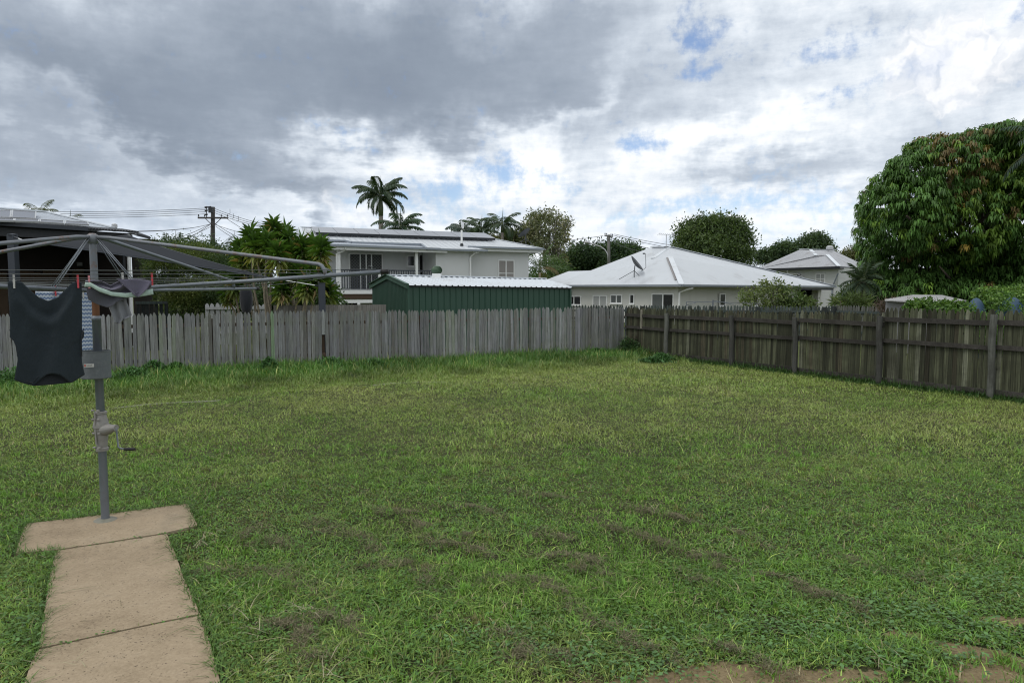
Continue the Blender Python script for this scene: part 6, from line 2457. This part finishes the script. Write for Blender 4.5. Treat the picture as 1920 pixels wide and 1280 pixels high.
# small pale shed roof behind the creeper
t = thing('small_shed', 'low grey shed roof showing over the fence before the mango tree', 'shed', V3(at(1735, 540, 20.5), 0))
Y = 20.0
Z = lambda px, py, y: at(px, py, y)
m = MB()
r0, r1 = Z(1712, 552.5, 22.0), Z(1766, 553, 23.0)
m.slab([Z(1659, 562.5, 20.0), Z(1745, 566.5, 18.8), r1, r0], .03)
m.slab([Z(1745, 566.5, 18.8), Z(1812, 563, 20.4), r1], .03)
m.slab([Z(1812, 563, 20.4), Z(1720, 560, 25), Z(1659, 560.5, 24), r0, r1], .03)
m.slab([Z(1659, 560.5, 24), Z(1659, 562.5, 20.0), r0], .03)
obj('roof', m, worn('old_zinc', (.36, .36, .36), .15, 2, .5, stain=(.2, .2, .19), stain_amt=.6), t)
m = MB()
a, b_, c = V3(Z(1663, 560, 20.2), 0), V3(Z(1745, 560, 19.1), 0), V3(Z(1806, 560, 20.6), 0)
for p, q in ((a, b_), (b_, c)):
    m.prism([p, q, q + Vector((0, 0, 1.42)), p + Vector((0, 0, 1.46))], (0, .06, 0))
obj('wall', m, worn('zinc_wall', (.22, .22, .23), .2, 2, .6), t)

# ---------------- dark verandah house on the left
def dark_house():
    O = Vector((-14.03, 19.0, 0))
    ex = Vector((2.2, 3.0, 0)).normalized()
    F = Facade(O, ex)
    inn = -F.n
    t = thing('verandah_house', 'dark verandah of a house with solar panels on its pale roof at the left', 'house', V3(F.p(1.5, 0), 0))
    sE = F.s_px(262)
    ze0 = CAM_H + ray(0, 421).z * 19.0
    ze1 = CAM_H + ray(258, 437).z * F.p(sE, 0).y
    ze = (ze0 + ze1) / 2
    # black verandah roof edge with corrugations, fascia beam
    m = MB()
    F.panel(m, -7, sE - .12, ze - .30, ze - .06, -.05, .0)
    obj('fascia', m, M['dark_paint'], t)
    m = MB()
    s = -7.0
    while s < sE:
        m.tube([F.p(s, ze + .03, .16), F.p(s, ze + .16, -.9)], .030, 6)
        s += .085
    m.slab([F.p(-7, ze + .03, .14), F.p(sE, ze + .03, .14), F.p(sE, ze + .20, -1.2), F.p(-7, ze + .20, -1.2)], .03)
    obj('verandah_roof', m, M['dark_paint'], t)
    gutter(t, [F.p(-7, ze + .01, .20), F.p(sE - 1.5, ze + .01, .20)], mat=M['charcoal'])
    m = MB()
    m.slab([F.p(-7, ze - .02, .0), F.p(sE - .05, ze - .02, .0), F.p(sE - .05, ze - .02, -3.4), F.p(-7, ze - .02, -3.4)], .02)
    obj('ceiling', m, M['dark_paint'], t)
    # pale hip roof above
    up = 1.30
    A, B_ = F.p(-7, ze + .22, -.55), F.p(sE - .35, ze + .17, -.75)
    R0 = F.p(-7, 0, -4.6)
    R0.z = CAM_H + ray(20, 395).z * at(20, 395, 22).y
    R1 = on = at(88, 398.5, 23.6)
    C_ = F.p(sE - .35, ze + .2, -9)
    R0.z = R1.z
    m = MB()
    m.slab([A, B_, R1, R0], .05)
    m.slab([B_, C_, R1], .05)
    roof = obj('roof', m, corrugate('roof_blue_ribs', M['roof_blue'], ex, .17, .6), t)
    m = MB()
    m.bar(B_ + Vector((0, 0, .03)), R1 + Vector((0, 0, .03)), .14, .04)
    m.bar(R0 + Vector((0, 0, .03)), R1 + Vector((0, 0, .03)), .14, .04)
    obj('ridge_cap', m, M['roof_shed'], roof)
    # solar panels lying on the slope
    nrm = (B_ - A).cross(R1 - A).normalized()
    if nrm.z < 0: nrm = -nrm
    A2 = A + nrm * .09
    B2, R2 = B_ + nrm * .09, R1 + nrm * .09
    for q in (((-40, 396.5), (20.5, 396), (19, 409.5), (-40, 409)), ((24, 396), (67, 399), (66, 411.5), (22, 409.5)), ((-40, 411), (26, 412.3), (25, 416.2), (-40, 415)), ((28.5, 412.4), (73, 413.6), (72, 418), (27.5, 416.4)), ((76, 413.8), (119, 416), (119.5, 421), (75, 418.2)), ((123, 416.2), (164, 418.6), (166, 423.2), (122.5, 421.2))):
        pts = [on_tri(px, py, A2, B2, R2) for px, py in q]
        c = sum(pts, Vector()) / 4
        m = MB()
        m.prism([c + (p - c) * .985 for p in pts], nrm * .03)
        pn = obj('solar_panel', m, M['solar'], t)
        m = MB()
        for i in range(4): m.bar(pts[i] + nrm * .02, pts[(i + 1) % 4] + nrm * .02, .03, .045, nrm)
        obj('frame', m, M['alu'], pn)
    # vent pipe at the verandah roof edge
    m = MB()
    vp = F.p(F.s_px(222, -1.2), ze + .1, -1.2)
    m.tube([vp, Vector((vp.x, vp.y, CAM_H + ray(222, 421).z * vp.y))], .065, 10)
    m.lathe(Vector((vp.x, vp.y, CAM_H + ray(222, 421).z * vp.y)), [(.085, -.10), (.085, .0), (.05, .03)], 10)
    obj('vent_pipe', m, M['alu'], t)
    # back wall with timber boards, brick pier, floor
    d = -3.3
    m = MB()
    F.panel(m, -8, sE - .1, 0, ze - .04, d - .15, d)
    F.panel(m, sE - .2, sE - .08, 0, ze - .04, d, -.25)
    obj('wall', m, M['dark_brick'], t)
    m = MB()
    for px in (-60, -38, -12, 8, 26, 48, 58, 72, 84, 92, 103, 118, 126, 143, 152, 160):
        s = F.s_px(px, d)
        w = random.uniform(.10, .30)
        z1 = .9 + random.uniform(1.4, 1.62)
        F.panel(m, s - w / 2, s + w / 2, .3, z1, d + .002, d + random.uniform(.02, .05))
    obj('timber_boards', m, M['brown_board'], t)
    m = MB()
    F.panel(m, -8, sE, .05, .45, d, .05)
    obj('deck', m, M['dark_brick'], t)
    for px, py in ((153, 495), (212, 505), (222, 506)):
        s = F.s_px(px, d)
        z = F.z_py(s, py, d)
        m = MB()
        F.panel(m, s - .08, s + .08, z - .06, z + .06, d + .001, d + .05)
        obj('wall_switch', m, M['curtain'], t)
    # posts
    m = MB()
    s = F.s_px(247)
    m.bar(F.p(s, 0, -.02), F.p(s, ze - .06, -.02), .085, .085, ex)
    obj('white_post', m, M['white_paint'], t)
    m = MB()
    s = F.s_px(240)
    m.bar(F.p(s, 0, -.12), F.p(s, ze - .3, -.12), .07, .07, ex)
    obj('dark_post', m, M['dark_paint'], t)
    # rear corner of the house beyond the verandah
    m = MB()
    q = [at(244, 436, 25.0), at(262, 438.5, 24.0), at(281, 443.5, 25.0), at(258, 441, 27)]
    m.slab([at(236, 430, 26.5), at(256, 437, 24.6), at(281.5, 443.5, 25.6), at(262, 436, 28)], .10)
    obj('rear_roof', m, M['dark_paint'], t)
    m = MB()
    m.prism([at(249, 447, 25.3), at(279, 448, 26.0), at(268, 462, 26.6), at(249, 456, 25.8)], (0, .8, .0))
    obj('rear_soffit', m, M['soffit_cream'], t)
    m = MB()
    p, q = V3(at(249, 540, 26.0), 0), V3(at(258, 540, 26.6), 0)
    m.prism([p, q, q + Vector((0, 0, 3.3)), p + Vector((0, 0, 3.3))], (-.3, 2, 0))
    obj('rear_wall', m, M['dark_brick'], t)
    return F, ze


FD, ZED = dark_house()

# ---------------- shade sail and its posts
pt1 = at(23, 443, 15.6)
t = thing('sail_post', 'square steel shade sail post before the dark verandah, at the left', 'post', V3(pt1, 0))
m = MB()
m.bar(V3(pt1, 0), pt1 + Vector((0, 0, .03)), .15, .15)
obj('post', m, M['charcoal'], t)
m = MB()
m.lathe(pt1 + Vector((0, 0, .03)), [(.12, -.01), (.12, .015), (0, .03)], 4)
m.tube([pt1 + Vector((.09, -.05, -.02)), pt1 + Vector((.17, -.06, -.05))], .018, 6)
obj('cap', m, M['charcoal'], t)
pt2 = at(603, 531, 17.2)
t = thing('sail_post', 'square dark steel post rising behind the pickets below the long hoist arm', 'post', V3(pt2, 0))
m = MB()
m.bar(V3(pt2, 0), pt2, .15, .15, dA)
obj('post', m, M['charcoal'], t)
m = MB()
m.box(pt2 + Vector((0, 0, .004)), (.17, .17, .012), dA)
m.tube([pt2 + Vector((-.08, -.04, -.06)), pt2 + Vector((-.15, -.05, -.05))], .014, 6)
obj('cap', m, M['charcoal'], t)

V1, V2, V3_ = pt1 + Vector((.35, -.05, -.12)), at(236, 440, 21.3), at(506, 521, 17.3)


def sail():
    n = 16
    def edge(a, b_, c, f, sag):
        """edges curve in towards the middle of the cloth"""
        mid = (a + b_) / 2
        cen = (a + b_ + c) / 3
        return a.lerp(b_, f) + (cen - mid).normalized() * (sag * 4 * f * (1 - f) * (b_ - a).length)
    V, idx = [], {}
    for i in range(n + 1):
        for j in range(n + 1 - i):
            u, v = i / n, j / n
            w = 1 - u - v
            p = V1 * w + V2 * u + V3_ * v
            # pull the straight edges inward
            cen = (V1 + V2 + V3_) / 3
            s = .55 * (w * u + u * v + v * w)
            k12, k23, k31 = 4 * w * u * (1 - v) ** 2, 4 * u * v * (1 - w) ** 2, 4 * v * w * (1 - u) ** 2
            p = p + (cen - (V1 + V2) / 2) * (.10 * k12) + (cen - (V2 + V3_) / 2) * (.14 * k23) + (cen - (V3_ + V1) / 2) * (.12 * k31)
            p = p + Vector((0, 0, -.10 * s))
            idx[i, j] = len(V)
            V.append(p)
    Fs = []
    for i in range(n):
        for j in range(n - i):
            Fs.append((idx[i, j], idx[i + 1, j], idx[i, j + 1]))
            if i + j < n - 1: Fs.append((idx[i + 1, j], idx[i + 1, j + 1], idx[i, j + 1]))
    m = MB()
    m.add(V, Fs)
    t = thing('shade_sail', 'grey triangular shade sail stretched between the dark house and the steel posts', 'shade sail', V1)
    o = obj('sail_cloth', m, M['sail'], t, smooth=True)
    md = o.modifiers.new('thickness', 'SOLIDIFY')
    md.thickness = .008
    m = MB()
    m.tube([V[idx[0, j]] for j in range(n + 1)], .016, 6)
    m.tube([V[idx[n - j, j]] for j in range(n + 1)], .016, 6)
    obj('hem', m, M['charcoal'], t, smooth=True)
    m = MB()
    m.tube([V3_, pt2 + Vector((-.15, -.05, -.05))], .009, 6)
    m.tube([V1, pt1 + Vector((.17, -.06, -.05))], .012, 6)
    obj('tie_cable', m, M['white_paint'], t)


sail()
t = thing('hanging_bag', 'black cloth bag hanging in front of the dracaenas behind the pickets', 'bag', at(461, 590, 17.4))
m = MB()
c = at(461, 540, 17.4)
zt, zb = at(461, 543, 17.4).z, at(461, 588, 17.4).z
prof = [(.02, zt + .02), (.11, zt), (.15, zt - .06), (.155, zt - .3), (.13, zb + .12), (.09, zb + .03), (.0, zb)]
m.lathe((c.x, c.y, 0), [(r, z) for r, z in prof], 14)
obj('bag_body', m, cloth_mat('black_cloth', (.014, .016, .020)), t, smooth=True)
m = MB()
m.tube([(c.x, c.y, zt + .01), at(466, 514, 17.5)], .012, 6)
obj('strap', m, M['black_rubber'], t)

# dark slatted gate and white gate behind the paling fence, under the bushes
far_fence('slatted_gate', 'dark slatted gate with pale gaps beside the white verandah post', at(253, 540, 20.3), at(312, 540, 20.8), 1.46, M['far_paling'], (.28, .30, .33), (1.42, .35), step=.125)
far_fence('white_gate', 'white picket gate glimpsed between the bushes and dracaenas', at(384, 540, 22.5), at(446, 540, 22.8), 1.36, M['pale_picket'], (1, 1, 1), (1.2, .4), step=.16)
far_fence('white_gate', 'white pickets glimpsed low behind the dracaena stems', at(472, 540, 22.8), at(508, 540, 23.0), 1.30, M['pale_picket'], (1, 1, 1), (1.2, .4), step=.16)

# ---------------- power poles, street light and wires
def sag_wire(name, label, p, q, sag, r=.018, group='overhead wires'):
    m = MB()
    n = 14
    p, q = Vector(p), Vector(q)
    pts = [p.lerp(q, i / n) - Vector((0, 0, sag * 4 * (i / n) * (1 - i / n))) for i in range(n + 1)]
    m.tube(pts, r, 5)
    o = obj(name, m, M['cable'], at_base=True, smooth=True)
    return tag(o, label, 'power line', group)


def power_pole(label, px, ytop, Y, r, mat, arms, spread_dir, lean=0.0):
    b = V3(at(px, 540, Y), 0)
    top = at(px, ytop, Y)
    t = thing('power_pole', label, 'power pole', b)
    m = MB()
    m.tube([b - Vector((0, 0, .5)), b.lerp(top, .4) + Vector((lean, 0, 0)), b.lerp(top, .75) + Vector((lean * .5, 0, 0)), top], [r * 1.25, r * 1.1, r, r * .85], 10)
    obj('pole', m, mat, t, smooth=True)
    sd = Vector(spread_dir).normalized()
    for yy, half in arms:
        c = at(px, yy, Y - r * 1.3)
        m = MB()
        m.bar(c - sd * half, c + sd * half, .11, .13)
        m.tube([c - sd * half * .55, c - Vector((0, 0, half * .55))], .03, 5)
        m.tube([c + sd * half * .55, c - Vector((0, 0, half * .55))], .03, 5)
        ca = obj('crossarm', m, mat, t)
        for k in (-.95, -.55, .55, .95):
            m = MB()
            m.lathe(c + sd * half * k + Vector((0, 0, .065)), [(.02, 0), (.02, .06), (.055, .07), (.06, .12), (.03, .19), (0, .2)], 8)
            obj('insulator', m, M['dark_paint'], ca)
    return t


pp = power_pole('weathered timber power pole with a crossarm, standing left of the dracaenas', 399.5, 388, 55, .17, M['pole_wood'], ((408.5, 1.16),), (1, .05, 0), lean=-.08)
c = at(399, 394, 54.7)
m = MB()
m.box(c + Vector((-.10, -.12, 0)), (.30, .25, .42))
m.bar(c + Vector((-.55, 0, .22)), c + Vector((-.12, 0, .28)), .06, .06)
for z in (-.35, -.05, .22):
    m.tube([c + Vector((-.62, 0, z)), c + Vector((-.42, 0, z + .02))], .06, 8)
m.bar(c + Vector((-.50, 0, -.55)), c + Vector((-.50, 0, .30)), .05, .05)
obj('fuse_bracket', m, M['dark_paint'], pp)
m = MB()
for x, z in ((.30, .1), (.55, -.25), (.95, -.45)):
    q = c + Vector((1.0 + x, .1, z))
    m.tube([q, q + Vector((0, 0, -.35)), q + Vector((-.12, 0, -.42))], .016, 5)
obj('jumper_cable', m, M['cable'], pp)

pq = power_pole('pale power pole with a street light arm above the hip roof', 1141.5, 440, 70, .16, M['pole_pale'], ((442.5, .80),), (.6, .8, 0))
m = MB()
Yq = 70
arc = [at(1140, 492, Yq - .3), at(1139, 476, Yq - .3), at(1134, 468, Yq - .3), at(1126, 462.5, Yq - .3), at(1116, 459, Yq - .3), at(1104, 455.5, Yq - .3)]
m.tube(arc, .06, 8)
la = obj('lamp_arm', m, M['alu'], pq, smooth=True)
m = MB()
m.tube([at(1107, 456.2, Yq - .3), at(1101, 454.3, Yq - .3), at(1094, 453, Yq - .3)], [.09, .14, .05], 8)
obj('street_lamp_head', m, M['alu'], la, smooth=True)

Yp = 55
for (x0, y0), (x1, y1), lab, yy in (((392, 390), (-80, 391.5), 'topmost wire running left from the timber pole', 50), ((392, 393), (-80, 396.5), 'second highest wire running left from the timber pole', 51), ((388, 397), (-80, 400), 'third wire running left from the timber pole', 52), ((388, 401), (-80, 403), 'fourth wire running left from the timber pole, lowest of the level four', 53)):
    sag_wire('power_line', lab, at(x0, y0, Yp), at(x1, y1, yy), .25)
for (x0, y0), (x1, y1, Y1), lab, s in (((395, 420), (255, 434, 24), 'service wire from the timber pole to the dark house', .12), ((394, 420), (318, 450, 34), 'service wire dropping left from the timber pole to the spiky palm', .1), ((394, 421), (326, 458, 36), 'lower service wire dropping left from the timber pole', .1), ((395, 425), (300, 462, 40), 'lowest service wire dropping left from the timber pole', .1),
                                   ((402, 391), (655, 436, 44), 'highest wire from the timber pole to the white house roof', .5), ((402, 395), (650, 437, 44), 'second wire from the timber pole towards the white house', .5), ((424, 409), (560, 470, 42), 'wire from the crossarm end down to the dracaenas', .3), ((402, 399), (600, 434, 45), 'third wire from the timber pole towards the white house', .4),
                                   ((403, 421), (640, 446, 40), 'service wire from the timber pole behind the dracaenas', .5), ((403, 419), (470, 455, 42), 'service wire dropping right from the timber pole', .1), ((404, 424), (500, 480, 36), 'lowest service wire dropping right from the timber pole', .1)):
    sag_wire('power_line', lab, at(x0, y0, Yp - .2), at(x1, y1, Y1), s)
Yp = 70
for (x0, y0), (x1, y1, Y1), lab in (((1131, 442), (960, 450, 90), 'upper wire running left from the street light pole'), ((1133, 452), (980, 466, 90), 'lower wire running left from the street light pole'), ((1152, 439), (1420, 474, 62), 'topmost wire running right from the street light pole'), ((1150, 441), (1400, 480, 62), 'second wire running right from the street light pole'), ((1146, 446), (1330, 478, 56), 'third wire running right from the street light pole'), ((1145, 450), (1240, 474, 52), 'service wire from the street light pole to the hip roof')):
    sag_wire('power_line', lab, at(x0, y0, Yp), at(x1, y1, Y1), .35, .022)
# whip aerials on the far roofs
for px, y0, y1, Y, lab in ((329, 478, 430, 33, 'thin whip aerial above the spiky palm left of the timber pole'), (436, 480, 434, 36, 'thin whip aerial just left of the dracaena clump'), (718, 372, 315, 74.6, 'thin bare spear rising from the top of the tall royal palm')):
    m = MB()
    a = at(px, y0, Y)
    m.tube([V3(a, 0) if Y < 70 else a, a, at(px + (4 if px == 436 else .5), y1, Y)], [.03, .025, .012], 6)
    tag(obj('whip_aerial', m, M['cable'] if Y > 70 else M['alu'], at_base=True), lab, 'aerial')
